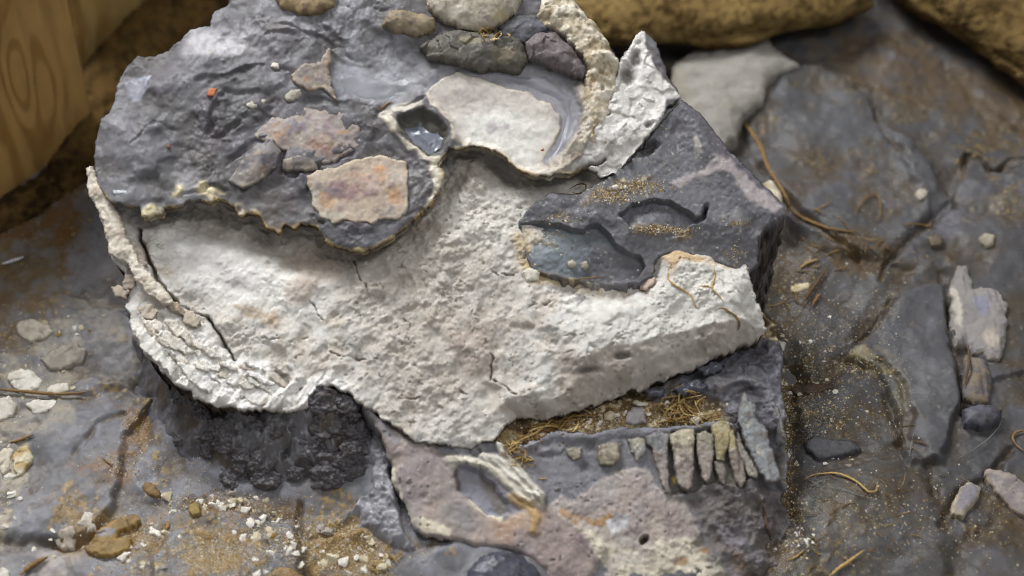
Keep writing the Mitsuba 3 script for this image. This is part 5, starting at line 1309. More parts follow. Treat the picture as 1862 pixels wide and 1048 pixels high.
def sack(key, px, h, radii, seed, base='#7a5a22', dark='#3f2a0c', flat_k=0.8, sub=40, m=90):
    """A roll of coarse sacking lying along photograph points px."""
    from scipy.interpolate import PchipInterpolator
    w = gpos([p[0] for p in px], [p[1] for p in px])
    w[:, 2] = np.asarray(h) / 1000
    for i, (p, hh) in enumerate(zip(px, h)):
        q = GR.at([p], hh)[0] / 1000
        w[i, :2] = q
    t = np.linspace(0, len(w) - 1, (len(w) - 1) * sub + 1)
    c, r = PchipInterpolator(np.arange(len(w)), w)(t), PchipInterpolator(np.arange(len(w)), np.asarray(radii, float))(t) / 1000
    tg = np.gradient(c, axis=0); tg /= np.linalg.norm(tg, axis=1, keepdims=True)
    s = np.r_[0, np.cumsum(np.linalg.norm(np.diff(c, axis=0), axis=1))] * 1000
    a = np.cross(tg, [0, 0, 1.0]); a /= np.linalg.norm(a, axis=1, keepdims=True)
    b = np.cross(a, tg)
    th = np.arange(m) * 2 * np.pi / m
    S, H = np.broadcast_arrays(s[:, None], th[None])
    arc = H * np.mean(radii)
    fold = fb(S.astype(np.float32), arc.astype(np.float32), 45, 3, seed)
    fine = fb(S.astype(np.float32), arc.astype(np.float32), 4, 3, seed + 4)
    weave = np.sin(S * 2 * np.pi / 3.6 + 2 * fold) * np.sin(arc * 2 * np.pi / 3.6 + 2 * fine)
    rr = r[:, None] * (1 + 0.16 * fold) + 0.0009 * weave + 0.0014 * fine
    V = c[:, None] + rr[..., None] * (np.cos(H)[..., None] * a[:, None] + flat_k * np.sin(H)[..., None] * b[:, None])
    k = np.clip(0.45 + 0.35 * fold + 0.5 * fine + 0.2 * weave + 0.4 * fb(S.astype(np.float32), arc.astype(np.float32), 14, 3, seed + 9), 0, 1)[..., None]
    col = lin(base) * (1 - k) + lin(dark) * k
    n = len(t)
    i, j = np.meshgrid(np.arange(n - 1), np.arange(m), indexing='ij')
    f = np.stack([i * m + j, i * m + (j + 1) % m, (i + 1) * m + (j + 1) % m, (i + 1) * m + j], -1).reshape(-1, 4)
    e = np.arange(m)
    F = np.vstack([f[:, [0, 1, 2]], f[:, [0, 2, 3]], np.stack([(e + 1) % m, e, e * 0 + n * m], 1), np.stack([n * m - m + e, n * m - m + (e + 1) % m, e * 0 + n * m + 1], 1)])
    scene[key] = mikit.ply((np.vstack([V.reshape(-1, 3), c[:1], c[-1:]]), F[:, ::-1]), 'sack_matter', smooth=True, color=np.vstack([col.reshape(-1, 3), lin(base)[None], lin(base)[None]]))


sack('sacking_roll', [(990, 30), (1150, 25), (1300, 15), (1430, 0), (1560, -30)], [24, 26, 27, 28, 26], [24, 29, 30, 28, 20], 31, '#7d6840', '#42321b', flat_k=0.6)
tag('sacking_roll', 'brown sacking roll along the top edge behind the white plaster lump', 'sacking')
sack('sacking_roll_001', [(1600, -130), (1700, -60), (1800, 5), (1950, 100)], [26, 28, 28, 28], [34, 36, 36, 38], 37, '#75613c', '#3f301a', flat_k=0.7)
tag('sacking_roll_001', 'brown sacking roll in the top right corner', 'sacking')
sack('sacking_roll_002', [(-60, 430), (60, 370), (130, 315), (182, 200), (262, 90), (400, -20)], [-6, -5, -2, 4, 10, 12], [12, 13, 16, 22, 24, 24], 41, '#5d4827', '#2b2012')
tag('sacking_roll_002', 'dark brown sacking tucked between the boards and the skull', 'sacking')
# dark far crate side that closes the view at the top
slab_mesh('crate_wall', 'wood_matter', [-0.75, 0.56, -0.02], [1, 0, 0], [0, 0.05, 1], 1.6, 0.2, 0.02, 90, 30, color=wood_color(23, [(800, 200, 60, 90, 40)], '#3d2d18', '#21170b'))
tag('crate_wall', 'dark wooden crate wall at the back behind the sacking', 'crate wall')


# pale plaster lump at the top right
def lump(g, d):
    n1, n2, n3 = fb(g.u, g.v, 30, 4, 702), fb(g.u, g.v, 8, 4, 703), fb(g.u, g.v, 2.2, 3, 704)
    h = 8 + 10 * np.sqrt(np.clip(1 - (1 - np.clip(d, 0, 30) / 30) ** 2, 0, 1)) + 1.6 * n1 + 0.9 * n2 + 0.3 * n3
    col = flat(g, '#938f88')
    paint(col, '#857f77', sm(0, 0.9, n2) * 0.6)
    paint(col, '#8a8273', sm(0.3, 0.9, n1) * 0.5)
    return h, col


part('plaster_lump', 'chalk_matter', [(1226, 110), (1262, 84), (1310, 70), (1350, 64), (1392, 60), (1405, 78), (1456, 112), (1418, 124), (1396, 142), (1388, 178), (1350, 200), (1340, 240), (1310, 262), (1270, 240), (1240, 200), (1224, 150)], 14, lump, 0.9, GR, jag=(1.0, 8), seed=101, floor=-0.004, rings=4, rough=1)
tag('plaster_lump', 'smooth pale plaster lump behind the snout', 'plaster lump')
# ------------------------------------------------------------------ loose pieces on the skull and on the rock bed
def gsurf(u, v):
    return (ground_h(u.ravel() / 1000, v.ravel() / 1000) * 1000).reshape(u.shape).astype(np.float32)


def piece(key, bsdf, px, c, c2, up=3.0, dome=2.0, seed=0, edge=None, step=0.6, jag=(0.7, 4), z=None, chip=0.0, grain=0.0, w=3.0, spots=()):
    """A flake or stone lying on the rock bed, its outline given by photograph points."""
    z = float(np.mean(gpos([p[0] for p in px], [p[1] for p in px])[:, 2]) * 1000) + up if z is None else z
    def fn(g, d):
        u, v = g.u, g.v
        n1, n2, n3 = fb(u, v, 16, 3, 800 + seed), fb(u, v, 5, 3, 810 + seed), fb(u, v, 1.7, 3, 820 + seed)
        h = ndimage.gaussian_filter(gsurf(u, v), 6) + up + dome * np.sqrt(np.clip(1 - (1 - np.clip(d, 0, 12) / 12) ** 2, 0, 1)) + 0.8 * n1 + 0.4 * n2 + 0.15 * n3
        if chip:
            h = h + chip * chips(u + n2, v + n2, 7, 900 + seed, 0.5)[0]
        if grain:
            h = h + grain * vn(u, v * 0.18, 2.2, seed)
        col = flat(g, c)
        paint(col, c2, sm(-0.1, 0.8, n2 + 0.4 * n1) * 0.85)
        for x, y, rx, ry, cc in spots:
            paint(col, cc, 0.9 * sm(0.1, 0.6, g.blob(x, y, rx, ry, 0, 1.0) + 0.25 * n2))
        if edge:
            paint(col, edge, 0.8 * (1 - sm(0.3, 2.0, d + 0.8 * n2)))
        col *= (1 + 0.10 * n3)[..., None]
        return edge_round(h, d, min(w, 2.0), 1.4), col
    part(key, bsdf, px, z, fn, step, GR, jag=jag, seed=800 + seed, depth=up + dome + 3, rings=2, rough=0.3)


def num(name, used={}):
    used[name] = used.get(name, -1) + 1
    return name + (f'_{used[name]:03d}' if used[name] else '')


def put(name, label, cat, bsdf, px, c, c2, group=None, **kw):
    k = num(name)
    piece(k, bsdf, px, c, c2, seed=len(labels) % 60, **kw)
    tag(k, label, cat, group)
    return k


# fragments of bone and rock set in the bed on the right
put('bone_fragment', 'long grey and cream bone fragment standing in the rock at the right edge', 'bone', 'bone_matter', [(1727, 520), (1738, 490), (1754, 486), (1764, 505), (1770, 527), (1800, 524), (1816, 536), (1829, 562), (1829, 602), (1823, 640), (1814, 657), (1794, 656), (1788, 642), (1770, 642), (1758, 626), (1737, 630), (1729, 585)],
    '#827d7a', '#6f6b6d', up=1.5, dome=4, jag=(1.2, 5), grain=0.8, spots=[(1783, 560, 22, 30, '#77778c'), (1740, 560, 10, 60, '#b5aea2'), (1800, 620, 22, 30, '#a49a8e')], edge='#8d857c')
put('bone_fragment', 'purplish bone stalk below the long grey bone fragment', 'bone', 'bone_matter', [(1757, 636), (1790, 652), (1802, 700), (1798, 736), (1770, 742), (1750, 730), (1750, 690)], '#625c5a', '#776a58', up=2, dome=4, grain=0.6)
put('bone_fragment', 'short lilac grey bone stub near the lower right corner', 'bone', 'bone_matter', [(1734, 912), (1745, 887), (1765, 875), (1783, 886), (1776, 910), (1748, 949), (1728, 936)], '#77727a', '#8d8273', up=3.5, dome=4, grain=0.5, edge='#b3a68c')
put('bone_fragment', 'pale broken bone at the right edge beside the lilac bone stub', 'bone', 'bone_matter', [(1788, 858), (1800, 848), (1840, 862), (1880, 890), (1910, 960), (1850, 935), (1812, 900)], '#7d7675', '#948a81', up=2, dome=3, chip=1.4, edge='#8f8070')
put('dark_stone', 'dark rounded stone under the purplish bone stalk', 'rock', 'rock_matter', [(1748, 748), (1785, 738), (1822, 748), (1818, 768), (1785, 780), (1755, 774)], '#4f4f5a', '#3c3b42', up=4, dome=6)
put('rock_lump', 'dark flat log shaped rock lump in the rock bed right of the teeth', 'rock', 'rock_matter', [(1460, 806), (1480, 795), (1520, 800), (1546, 800), (1569, 815), (1556, 823), (1520, 829), (1490, 837), (1470, 822)], '#4c4c51', '#3d3c3f', up=2.5, dome=3)
put('rock_flake', 'small brown flat flake above the log shaped lump', 'rock', 'rock_matter', [(1440, 702), (1470, 696), (1510, 700), (1512, 714), (1470, 718), (1444, 714)], '#564639', '#46392f', up=1.5, dome=1)
put('bone_fragment', 'cream knuckle of bone wedged at the right end of the snout', 'bone', 'bone_matter', [(1386, 325), (1402, 322), (1420, 340), (1432, 368), (1424, 378), (1408, 360)], '#b5aa92', '#c7bda6', up=20, dome=3)
put('brown_pebble', 'small brown pebble in the crack right of the snout', 'pebble', 'rock_matter', [(1686, 432), (1700, 424), (1716, 434), (1712, 446), (1694, 448)], '#5e5244', '#6f6252', up=2.5, dome=3)
put('clay_pebble', 'cream pebble on the grey slab right of the snout', 'pebble', 'chalk_matter', [(1664, 352), (1672, 342), (1686, 346), (1684, 358), (1672, 362)], '#aaa295', '#948c80', up=2, dome=2)
put('clay_pebble', 'cream pebble above the long grey bone fragment', 'pebble', 'chalk_matter', [(1780, 432), (1792, 424), (1808, 430), (1806, 442), (1790, 446)], '#a39a8b', '#8b8272', up=2, dome=2)
# pale flakes on the left
for lab, px, c, c2 in [
        ('large oval cream flake at the left edge', [(27, 596), (40, 584), (62, 581), (90, 592), (96, 602), (84, 614), (52, 620), (36, 612)], '#b9b2a4', '#a0978a'),
        ('grey beige slab shaped flake below the oval cream flake', [(72, 650), (96, 636), (140, 628), (158, 640), (152, 656), (120, 668), (88, 672)], '#938d83', '#a79f93'),
        ('bright white crumbly flake at the left edge', [(12, 682), (34, 668), (60, 676), (80, 692), (66, 708), (40, 716), (18, 702)], '#d6d2c8', '#bdb6a8'),
        ('small white flake just above the long brown twig', [(84, 706), (104, 696), (126, 700), (126, 716), (104, 722), (86, 718)], '#cfcabf', '#b5ae9f'),
        ('white chunk cut by the left edge below the twig', [(-12, 728), (18, 722), (32, 738), (22, 756), (-4, 764)], '#cdc8be', '#aea698'),
        ('flat white flake just under the long brown twig', [(44, 734), (66, 722), (100, 724), (110, 734), (98, 744), (60, 748)], '#d2cdc3', '#b9b2a5'),
        ('upright cream flake with ochre foot at the left', [(22, 834), (36, 814), (54, 812), (60, 828), (44, 856), (28, 868)], '#c6bda6', '#a98f5c'),
        ('cream flake cut by the left edge beside the upright one', [(-8, 826), (10, 812), (24, 818), (20, 846), (2, 864)], '#bfb7a6', '#a39a8a'),
        ('white flake group piece near the ochre curled flake', [(142, 950), (154, 932), (168, 934), (172, 956), (156, 964)], '#c9c3b8', '#b0a798'),
        ('knobbly cream flake left of the ochre curled flake', [(98, 978), (112, 966), (128, 962), (140, 974), (130, 990), (108, 992)], '#b9b0a2', '#a1978a'),
        ('white flake in the brown sand right of the ochre curled flake', [(268, 964), (276, 956), (292, 964), (294, 974), (282, 978)], '#d6d2c6', '#bcb5a6'),
        ('white flake at the bottom below the ochre curled flake', [(212, 1014), (228, 1002), (238, 1006), (232, 1018), (220, 1022)], '#d2cdc2', '#b9b1a2'),
        ('white flake in the bottom left corner', [(-10, 1036), (8, 1028), (20, 1040), (16, 1060), (-10, 1062)], '#cbc6bc', '#b2aa9d'),
        ('white angular crumb at the foot of the snout', [(1399, 630), (1412, 617), (1430, 622), (1427, 634), (1414, 642), (1402, 640)], '#cfcabf', '#b7b0a3'),
        ('ivory curved chip beside a brown twig right of the snout', [(1440, 520), (1456, 513), (1477, 519), (1470, 528), (1446, 529)], '#c9bd9f', '#a9966b')]:
    put('pale_flake', lab, 'flake', 'chalk_matter', px, c, c2, up=1.3, dome=1.4, chip=1.1, jag=(1.0, 4))
put('curled_flake', 'ochre curled flake with a grey inner side at the lower left', 'flake', 'bone_matter', [(153, 996), (176, 966), (210, 944), (244, 934), (257, 944), (244, 958), (218, 968), (212, 978), (240, 980), (236, 998), (206, 1014), (176, 1010)], '#86704a', '#6d5733', up=3, dome=1.2, chip=1.2, edge='#a0824c', spots=[(195, 970, 24, 14, '#8e8a8c')])
put('ochre_chip', 'small curved ochre chip on the bluish rock at the lower left', 'chip', 'bone_matter', [(256, 886), (264, 876), (276, 880), (291, 892), (290, 902), (270, 900)], '#7a633f', '#64502f', up=2, dome=1.5)
put('ochre_chip', 'square ochre chip among white crumbs at the lower left', 'chip', 'bone_matter', [(344, 918), (356, 912), (366, 918), (365, 934), (350, 937), (343, 930)], '#94804f', '#7a6840', up=3, dome=1)
put('wet_stone', 'shiny dark blue stone at the bottom edge beneath the jaw', 'stone', 'damp_matter', [(846, 1080), (852, 1040), (872, 1016), (900, 1006), (940, 1012), (978, 1034), (1000, 1080)], '#3d3f50', '#2c2d3a', up=4, dome=5)
put('tan_pebble', 'tan stone cut by the bottom edge left of the shiny dark stone', 'stone', 'rock_matter', [(486, 1060), (500, 1040), (530, 1036), (556, 1046), (560, 1070)], '#8c7556', '#75603f', up=3, dome=3)


# stones resting on top of the skull
def on_skull(key, bsdf, px, h0, c, c2, up, dome, seed, chip=0.0, spots=(), edge=None, jag=(0.8, 6), over=CR, w=14, depth=6):
    def fn(g, d):
        u, v = g.u, g.v
        n1, n2, n3 = fb(u, v, 16, 3, 850 + seed), fb(u, v, 5, 3, 860 + seed), fb(u, v, 1.7, 3, 870 + seed)
        h = up + dome * np.sqrt(np.clip(1 - (1 - np.clip(d, 0, w) / w) ** 2, 0, 1)) + 0.9 * n1 + 0.5 * n2 + 0.18 * n3
        if chip:
            h = h + chip * chips(u + n2, v + n2, 8, 930 + seed, 0.5)[0]
        col = flat(g, c)
        paint(col, c2, sm(-0.1, 0.8, n2 + 0.4 * n1) * 0.9)
        for x, y, rx, ry, cc in spots:
            paint(col, cc, 0.9 * sm(0.1, 0.6, g.blob(x, y, rx, ry, 0, 1.0) + 0.25 * n2))
        if edge:
            paint(col, edge, 0.7 * (1 - sm(0.3, 2.4, d + 0.8 * n2)))
        col *= (1 + 0.12 * n3)[..., None]
        return edge_round(h, d, 1.6, 1.2), col
    draped(key, bsdf, px, fn, over, h0, depth, seed=300 + seed, jag=jag)


for name, lab, px, c, c2, up, dome, chip, spots, h0 in [
        ('round_stone', 'large round cream stone at the top edge of the skull', [(772, -20), (776, 4), (792, 24), (830, 42), (868, 52), (904, 44), (936, 20), (948, -6), (940, -40)], '#a8a191', '#8d8574', 4, 8, 0, [(830, 20, 40, 16, '#b9b3a4'), (910, 30, 30, 14, '#b8ab8a')], 24),
        ('tan_pebble', 'small tan stone left of the large round cream stone', [(695, 46), (704, 22), (730, 14), (790, 26), (790, 46), (764, 62), (722, 56)], '#857862', '#6d6355', 3, 5, 0, [], 22),
        ('tan_pebble', 'tan pebble at the top edge near the left of the skull', [(496, -12), (506, 6), (540, 20), (576, 20), (604, 10), (614, -12), (560, -40)], '#8d7a5a', '#6e5c45', 3, 5, 0, [], 22),
        ('crusted_rock', 'dark crumbly rock under the large round cream stone', [(764, 80), (790, 58), (830, 50), (900, 58), (948, 70), (962, 100), (946, 126), (904, 118), (870, 122), (836, 114), (800, 106), (776, 100)], '#5a564f', '#46433f', 5, 5, 2.4, [(915, 95, 36, 24, '#6d6452'), (860, 70, 40, 12, '#77705c')], 24),
        ('crusted_rock', 'purplish brown rock under the knobbly bone arch', [(956, 76), (976, 56), (1010, 58), (1040, 84), (1064, 118), (1060, 134), (1030, 130), (990, 112), (962, 104)], '#6a6162', '#544d4b', 5, 5, 2.0, [], 24),
        ('crusted_rock', 'blue grey rock slice at the top edge beside the arch', [(905, 40), (940, 24), (976, 26), (1000, 48), (976, 62), (950, 76), (910, 62)], '#5c5e66', '#4b4a4c', 3, 3, 0.8, [], 22)]:
    k = num(name)
    on_skull(k, 'rock_matter', px, h0, c, c2, up, dome, len(labels) % 50, chip, spots)
    tag(k, lab, 'stone' if 'stone' in lab else ('pebble' if 'pebble' in lab else 'rock'))
for lab, px, c, c2 in [('bright orange paper flake on the dark dome of the skull', [(377, 176), (380, 162), (394, 160), (389, 177)], '#b8734f', '#ab6848'), ('tiny orange flake on the pale socket floor', [(981, 272), (985, 268), (993, 267), (988, 272)], '#b5705a', '#a8654e'),
                       ('tiny orange flake near the left edge of the skull', [(303, 268), (306, 264), (311, 266), (308, 270)], '#a86a55', '#97604c')]:
    k = num('orange_flake')
    on_skull(k, 'chalk_matter', px, 17, c, c2, 1.2, 0.0, 3, jag=(0.1, 4), depth=2)
    tag(k, lab, 'flake')
for lab, px, c, c2, h0, up in [('slender white chip on the dark dome right of the orange flake', [(446, 194), (460, 186), (486, 182), (478, 196), (458, 201)], '#b9b5a8', '#a29d90', 17, 1.2), ('pale bean shaped pebble beside the fibrous chip', [(515, 176), (530, 166), (548, 164), (550, 174), (534, 184), (520, 184)], '#a9a598', '#97907f', 17, 2.0),
                               ('tiny white chip near the top of the dome', [(491, 122), (497, 114), (506, 118), (508, 126), (498, 126)], '#c9c4ba', '#b0a99b', 17, 1.6), ('bluish highlight built as a pale sliver at the lower left of the dome', [(206, 350), (236, 356), (240, 362), (212, 360)], '#b5b8c2', '#a8aab4', 10, 1.5),  # highlights on the dome put in as bluish white slivers
                               ('second bluish highlight built as a small sliver lower on the dome', [(224, 364), (236, 372), (238, 378), (226, 374)], '#b5b8c2', '#a8aab4', 10, 1.5)]:
    k = num('white_chip')
    on_skull(k, 'chalk_matter', px, h0, c, c2, up, 0.6, 7, jag=(0.2, 3), depth=2)
    tag(k, lab, 'chip')
SN, RI, MO = 'fossil_skull__snout_bone', 'fossil_skull__rock_infill', 'fossil_skull__mouth_matrix'
for name, lab, px, over, h0, c, c2, up in [
        ('clay_crumb', 'larger of the two pale crumbs in the bluish opening', [(1031, 478), (1042, 474), (1050, 480), (1046, 487), (1034, 486)], SN, 5, '#b5ae9e', '#a39b8a', 2.4), ('clay_crumb', 'smaller of the two pale crumbs in the bluish opening', [(1058, 480), (1066, 476), (1070, 484), (1064, 490), (1058, 487)], SN, 5, '#aba493', '#9a9281', 2.2),
        ('clay_crumb', 'pinkish pebble at the lower tip of the bluish opening', [(1164, 508), (1178, 499), (1193, 500), (1190, 514), (1176, 522), (1166, 518)], RI, 10, '#b8a69a', '#a8978a', 3.0), ('clay_crumb', 'cream lump at the left end of the bluish opening', [(950, 492), (964, 486), (982, 494), (978, 508), (958, 510)], RI, 4, '#cfcabc', '#b9b2a2', 3.0),
        ('clay_crumb', 'left white crumb on the golden sand streak', [(1110, 342), (1120, 337), (1126, 342), (1120, 347), (1112, 346)], SN, 11, '#d0ccc0', '#bdb7a8', 1.8), ('clay_crumb', 'right white crumb on the golden sand streak', [(1130, 341), (1138, 338), (1142, 344), (1136, 348)], SN, 11, '#d0ccc0', '#bdb7a8', 1.6),
        ('flat_flake', 'flat lilac grey flake lying in the mouth', [(1140, 752), (1150, 738), (1170, 742), (1176, 766), (1152, 772), (1138, 768)], MO, -8, '#a39d9d', '#958f90', 2.2), ('flat_flake', 'white curled flake under the nose block', [(1150, 728), (1160, 724), (1168, 730), (1180, 732), (1176, 737), (1160, 736)], MO, -8, '#cdc7b8', '#b9b2a0', 2.8),
        ('flat_flake', 'white flake on the straw nest in the mouth', [(1252, 768), (1262, 752), (1278, 750), (1280, 758), (1268, 772)], MO, -8, '#cfc9bc', '#b5ad9c', 4.0), ('flat_flake', 'cream chip beside the straw nest in the mouth', [(1204, 736), (1212, 728), (1220, 732), (1214, 742)], MO, -8, '#cbc5b6', '#b5ad9c', 3.0),
        ('flat_flake', 'small cream chip left of the lilac grey flake', [(1098, 752), (1110, 744), (1120, 752), (1112, 764), (1100, 762)], MO, -8, '#c6bda6', '#ad9f80', 2.6)]:
    k = num(name)
    on_skull(k, 'chalk_matter', px, h0, c, c2, up, 1.0, 11, jag=(0.3, 3), over=over, w=4, depth=3)
    tag(k, lab, 'crumb' if name == 'clay_crumb' else 'flake')


# straws, twigs and root fibres
def strand(pts, r, sides=5, taper=0.5, seed=0, sub=8, wob=0.0):
    from scipy.interpolate import PchipInterpolator
    p = np.asarray(pts, float)
    t = np.linspace(0, len(p) - 1, (len(p) - 1) * sub + 1)
    c = PchipInterpolator(np.arange(len(p)), p)(t)
    if wob:
        q = rng(seed).normal(0, wob, (len(t), 3))
        c = c + ndimage.gaussian_filter1d(q, 2, axis=0)
    tg = np.gradient(c, axis=0); tg /= np.linalg.norm(tg, axis=1, keepdims=True) + 1e-12
    a = np.cross(tg, [0.1, 0.2, 1.0]); a /= np.linalg.norm(a, axis=1, keepdims=True) + 1e-12
    b = np.cross(a, tg)
    th = np.arange(sides) * 2 * np.pi / sides
    x = t / t[-1]
    rr = r * (1 - taper * np.abs(2 * x - 1) ** 2) * (1 + 0.15 * rng(seed + 1).normal(0, 1, len(t)))
    V = c[:, None] + rr[:, None, None] * (np.cos(th)[None, :, None] * a[:, None] + np.sin(th)[None, :, None] * b[:, None])
    n, m = len(t), sides
    i, j = np.meshgrid(np.arange(n - 1), np.arange(m), indexing='ij')
    f = np.stack([i * m + j, i * m + (j + 1) % m, (i + 1) * m + (j + 1) % m, (i + 1) * m + j], -1).reshape(-1, 4)
    e = np.arange(m)
    F = np.vstack([f[:, [0, 1, 2]], f[:, [0, 2, 3]], np.stack([(e + 1) % m, e, e * 0 + n * m], 1), np.stack([n * m - m + e, n * m - m + (e + 1) % m, e * 0 + n * m + 1], 1)])
    return np.vstack([V.reshape(-1, 3), c[:1], c[-1:]]), F[:, ::-1]


for nm, a, b in [('straw_matter', '#b3955a', 0.55), ('root_matter', '#7d6138', 0.6), ('twig_matter', '#57432d', 0.7), ('fibre_matter', '#74736f', 0.6), ('golden_matter', '#c4a968', 0.5)]:
    scene[nm] = {'type': 'twosided', 'bsdf': {'type': 'principled', 'base_color': {'type': 'rgb', 'value': lin(a).tolist()}, 'roughness': b, 'specular': 0.4}}


def skpos(px, over, lift):
    q = SK.at(px, 8.0)
    for _ in range(3):
        h = surf(over, q[:, 0].astype(np.float32), q[:, 1].astype(np.float32)) + lift
        q = SK.at(px, h)
    return SK.world(q[:, 0], q[:, 1], h)


def dense(px, n=14):
    from scipy.interpolate import PchipInterpolator
    p = np.asarray(px, float)
    return PchipInterpolator(np.arange(len(p)), p)(np.linspace(0, len(p) - 1, n))


for i, (nm, lab, cat, bs, px, r, over, lift) in enumerate([
        ('twig', 'long brown twig lying across white flakes at the left edge', 'twig', 'root_matter', [(-20, 710), (40, 717), (110, 722), (168, 716)], 1.5, None, 3.0), ('twig', 'short brown twig below the long one at the left', 'twig', 'root_matter', [(18, 808), (38, 802), (62, 792)], 1.3, None, 1.5),
        ('twig', 'ochre twig in the bottom left corner', 'twig', 'root_matter', [(38, 1050), (62, 1030), (88, 1016)], 2.2, None, 2.0), ('twig', 'dark brown twig standing in the sand right of the snout', 'twig', 'twig_matter', [(1456, 560), (1480, 525), (1506, 487)], 1.6, None, 2.5),
        ('twig', 'thin twig between the ivory chip and the dark brown twig', 'twig', 'root_matter', [(1476, 558), (1484, 546), (1492, 536)], 1.3, None, 1.5), ('twig', 'pale twig in the sand above the ivory chip', 'twig', 'straw_matter', [(1452, 492), (1470, 480), (1488, 474)], 1.1, None, 1.5),
        ('straw', 'long curved golden straw right of the teeth', 'straw', 'straw_matter', [(1462, 876), (1485, 866), (1515, 864), (1548, 874), (1570, 890), (1580, 898), (1592, 896), (1595, 880)], 1.0, None, 2.0), ('straw', 'straight golden straw at the bottom right of the jaw', 'straw', 'straw_matter', [(1505, 1052), (1535, 1030), (1572, 1003)], 1.3, None, 2.0),
        ('straw', 'short thin straw left of the straight golden straw', 'straw', 'straw_matter', [(1430, 1020), (1450, 1012), (1462, 1000)], 0.6, None, 1.0), ('root_fibre', 'looped brown root fibre on the grey slab', 'root', 'root_matter', [(1554, 396), (1560, 378), (1576, 362), (1590, 356), (1600, 372), (1600, 392), (1590, 404)], 0.8, None, 2.0),
        ('root_fibre', 'thick ochre root along the left edge of the grey slab', 'root', 'root_matter', [(1340, 212), (1362, 238), (1382, 270), (1398, 310), (1424, 352), (1436, 380)], 2.2, None, 1.5), ('root_fibre', 'ochre root running on from the snout tip into the sand', 'root', 'root_matter', [(1432, 372), (1450, 392), (1480, 408), (1520, 420), (1560, 424)], 1.5, None, 1.2),
        ('root_fibre', 'thin root fibre ending at a cream pebble in the crack', 'root', 'root_matter', [(1640, 412), (1660, 410), (1686, 414), (1692, 404)], 0.8, None, 1.5), ('root_fibre', 'coiled root at the right edge below the long bone fragment', 'root', 'root_matter', [(1870, 786), (1850, 788), (1840, 798), (1846, 812), (1866, 826)], 1.0, None, 2.0),
        ('root_fibre', 'brown root strand beside the front tooth', 'root', 'twig_matter', [(1380, 898), (1390, 930), (1396, 960), (1404, 985)], 0.9, JB, 1.2),
        ('root_fibre', 'reddish root sliver along the purplish bone stalk', 'root', 'twig_matter', [(1756, 640), (1757, 672), (1752, 700), (1748, 716)], 1.2, None, 8.0), ('hair_fibre', 'fine grey hair across the rock at the lower right', 'fibre', 'fibre_matter', [(1742, 838), (1775, 818), (1806, 792), (1824, 760)], 0.35, None, 3.0),
        ('hair_fibre', 'fine upright grey hair right of the sand channel', 'fibre', 'fibre_matter', [(1652, 832), (1656, 812), (1660, 790)], 0.4, None, 2.0), ('hair_fibre', 'fine grey hair beneath the curved golden straw', 'fibre', 'fibre_matter', [(1490, 886), (1530, 892), (1570, 906), (1592, 912)], 0.3, None, 1.5),
        ('root_fibre', 'wavy tan root fibre on the white nose block', 'root', 'straw_matter', [(1228, 472), (1216, 490), (1214, 504), (1226, 518), (1246, 530), (1258, 540), (1262, 552), (1270, 562)], 0.8, RI, 0.6), ('root_fibre', 'branched tan root fibre in the middle of the nose block', 'root', 'straw_matter', [(1298, 486), (1300, 504), (1294, 522), (1304, 534), (1316, 550)], 0.7, RI, 0.6),
        ('root_fibre', 'curved orange brown root at the right end of the nose block', 'root', 'root_matter', [(1302, 564), (1314, 561), (1328, 568), (1342, 580), (1345, 592), (1340, 602)], 0.9, RI, 1.2), ('root_fibre', 'short tan root fibre left of the branched one', 'root', 'straw_matter', [(1272, 520), (1284, 520), (1294, 524)], 0.6, RI, 0.6),
        ('root_fibre', 'brown curl of root below the socket rim', 'root', 'twig_matter', [(1036, 344), (1046, 338), (1058, 334), (1066, 338), (1062, 348), (1050, 352), (1042, 350)], 0.8, RI, 5.5), ('straw', 'orange straw sliver beside the milky hollow', 'straw', 'root_matter', [(690, 200), (700, 192), (712, 184)], 0.8, CR, 0.8),
        ('root_fibre', 'thin orange root under the bluish opening', 'root', 'root_matter', [(1050, 507), (1070, 506), (1096, 503)], 0.6, RI, 3.5), ('straw', 'tiny straw on the grey jaw below the corner nest', 'straw', 'straw_matter', [(978, 869), (986, 871), (996, 870)], 0.5, JB, 0.6),
        ('white_sliver', 'white glossy plastic sliver at the left edge', 'sliver', 'white_matter', [(4, 484), (24, 478), (45, 471)], 1.5, None, 2.0), ('straw', 'short bent straw in the hollow at the lower left', 'straw', 'root_matter', [(184, 832), (196, 842), (206, 850)], 0.5, None, 1.0)]):
    P = dense(px)
    w = (skpos(P, over, lift) if over else gpos(P[:, 0], P[:, 1]) + [0, 0, lift / 1000])
    if 'white_matter' not in scene:
        scene['white_matter'] = {'type': 'twosided', 'bsdf': {'type': 'principled', 'base_color': {'type': 'rgb', 'value': [0.62, 0.62, 0.66]}, 'roughness': 0.35}}
    k = num(nm)
    scene[k] = mikit.ply(strand(w, 0.72 * r / 1000, 7, 0.75, i, 3, 0.00022), bs, smooth=True)
    tag(k, lab, cat)


TINT = {'straw_matter': [lin(c) for c in ('#8d7040', '#c4ab72', '#a98e57', '#75592f')], 'golden_matter': [lin(c) for c in ('#c4a968', '#d6c08a', '#a0834a', '#8a6d38')],
        'root_matter': [lin(c) for c in ('#7d6138', '#5c452a', '#9a7d4c', '#6a5232')], 'fibre_matter': [lin(c) for c in ('#74736f', '#5c5a55', '#8a8983', '#6a6252')]}


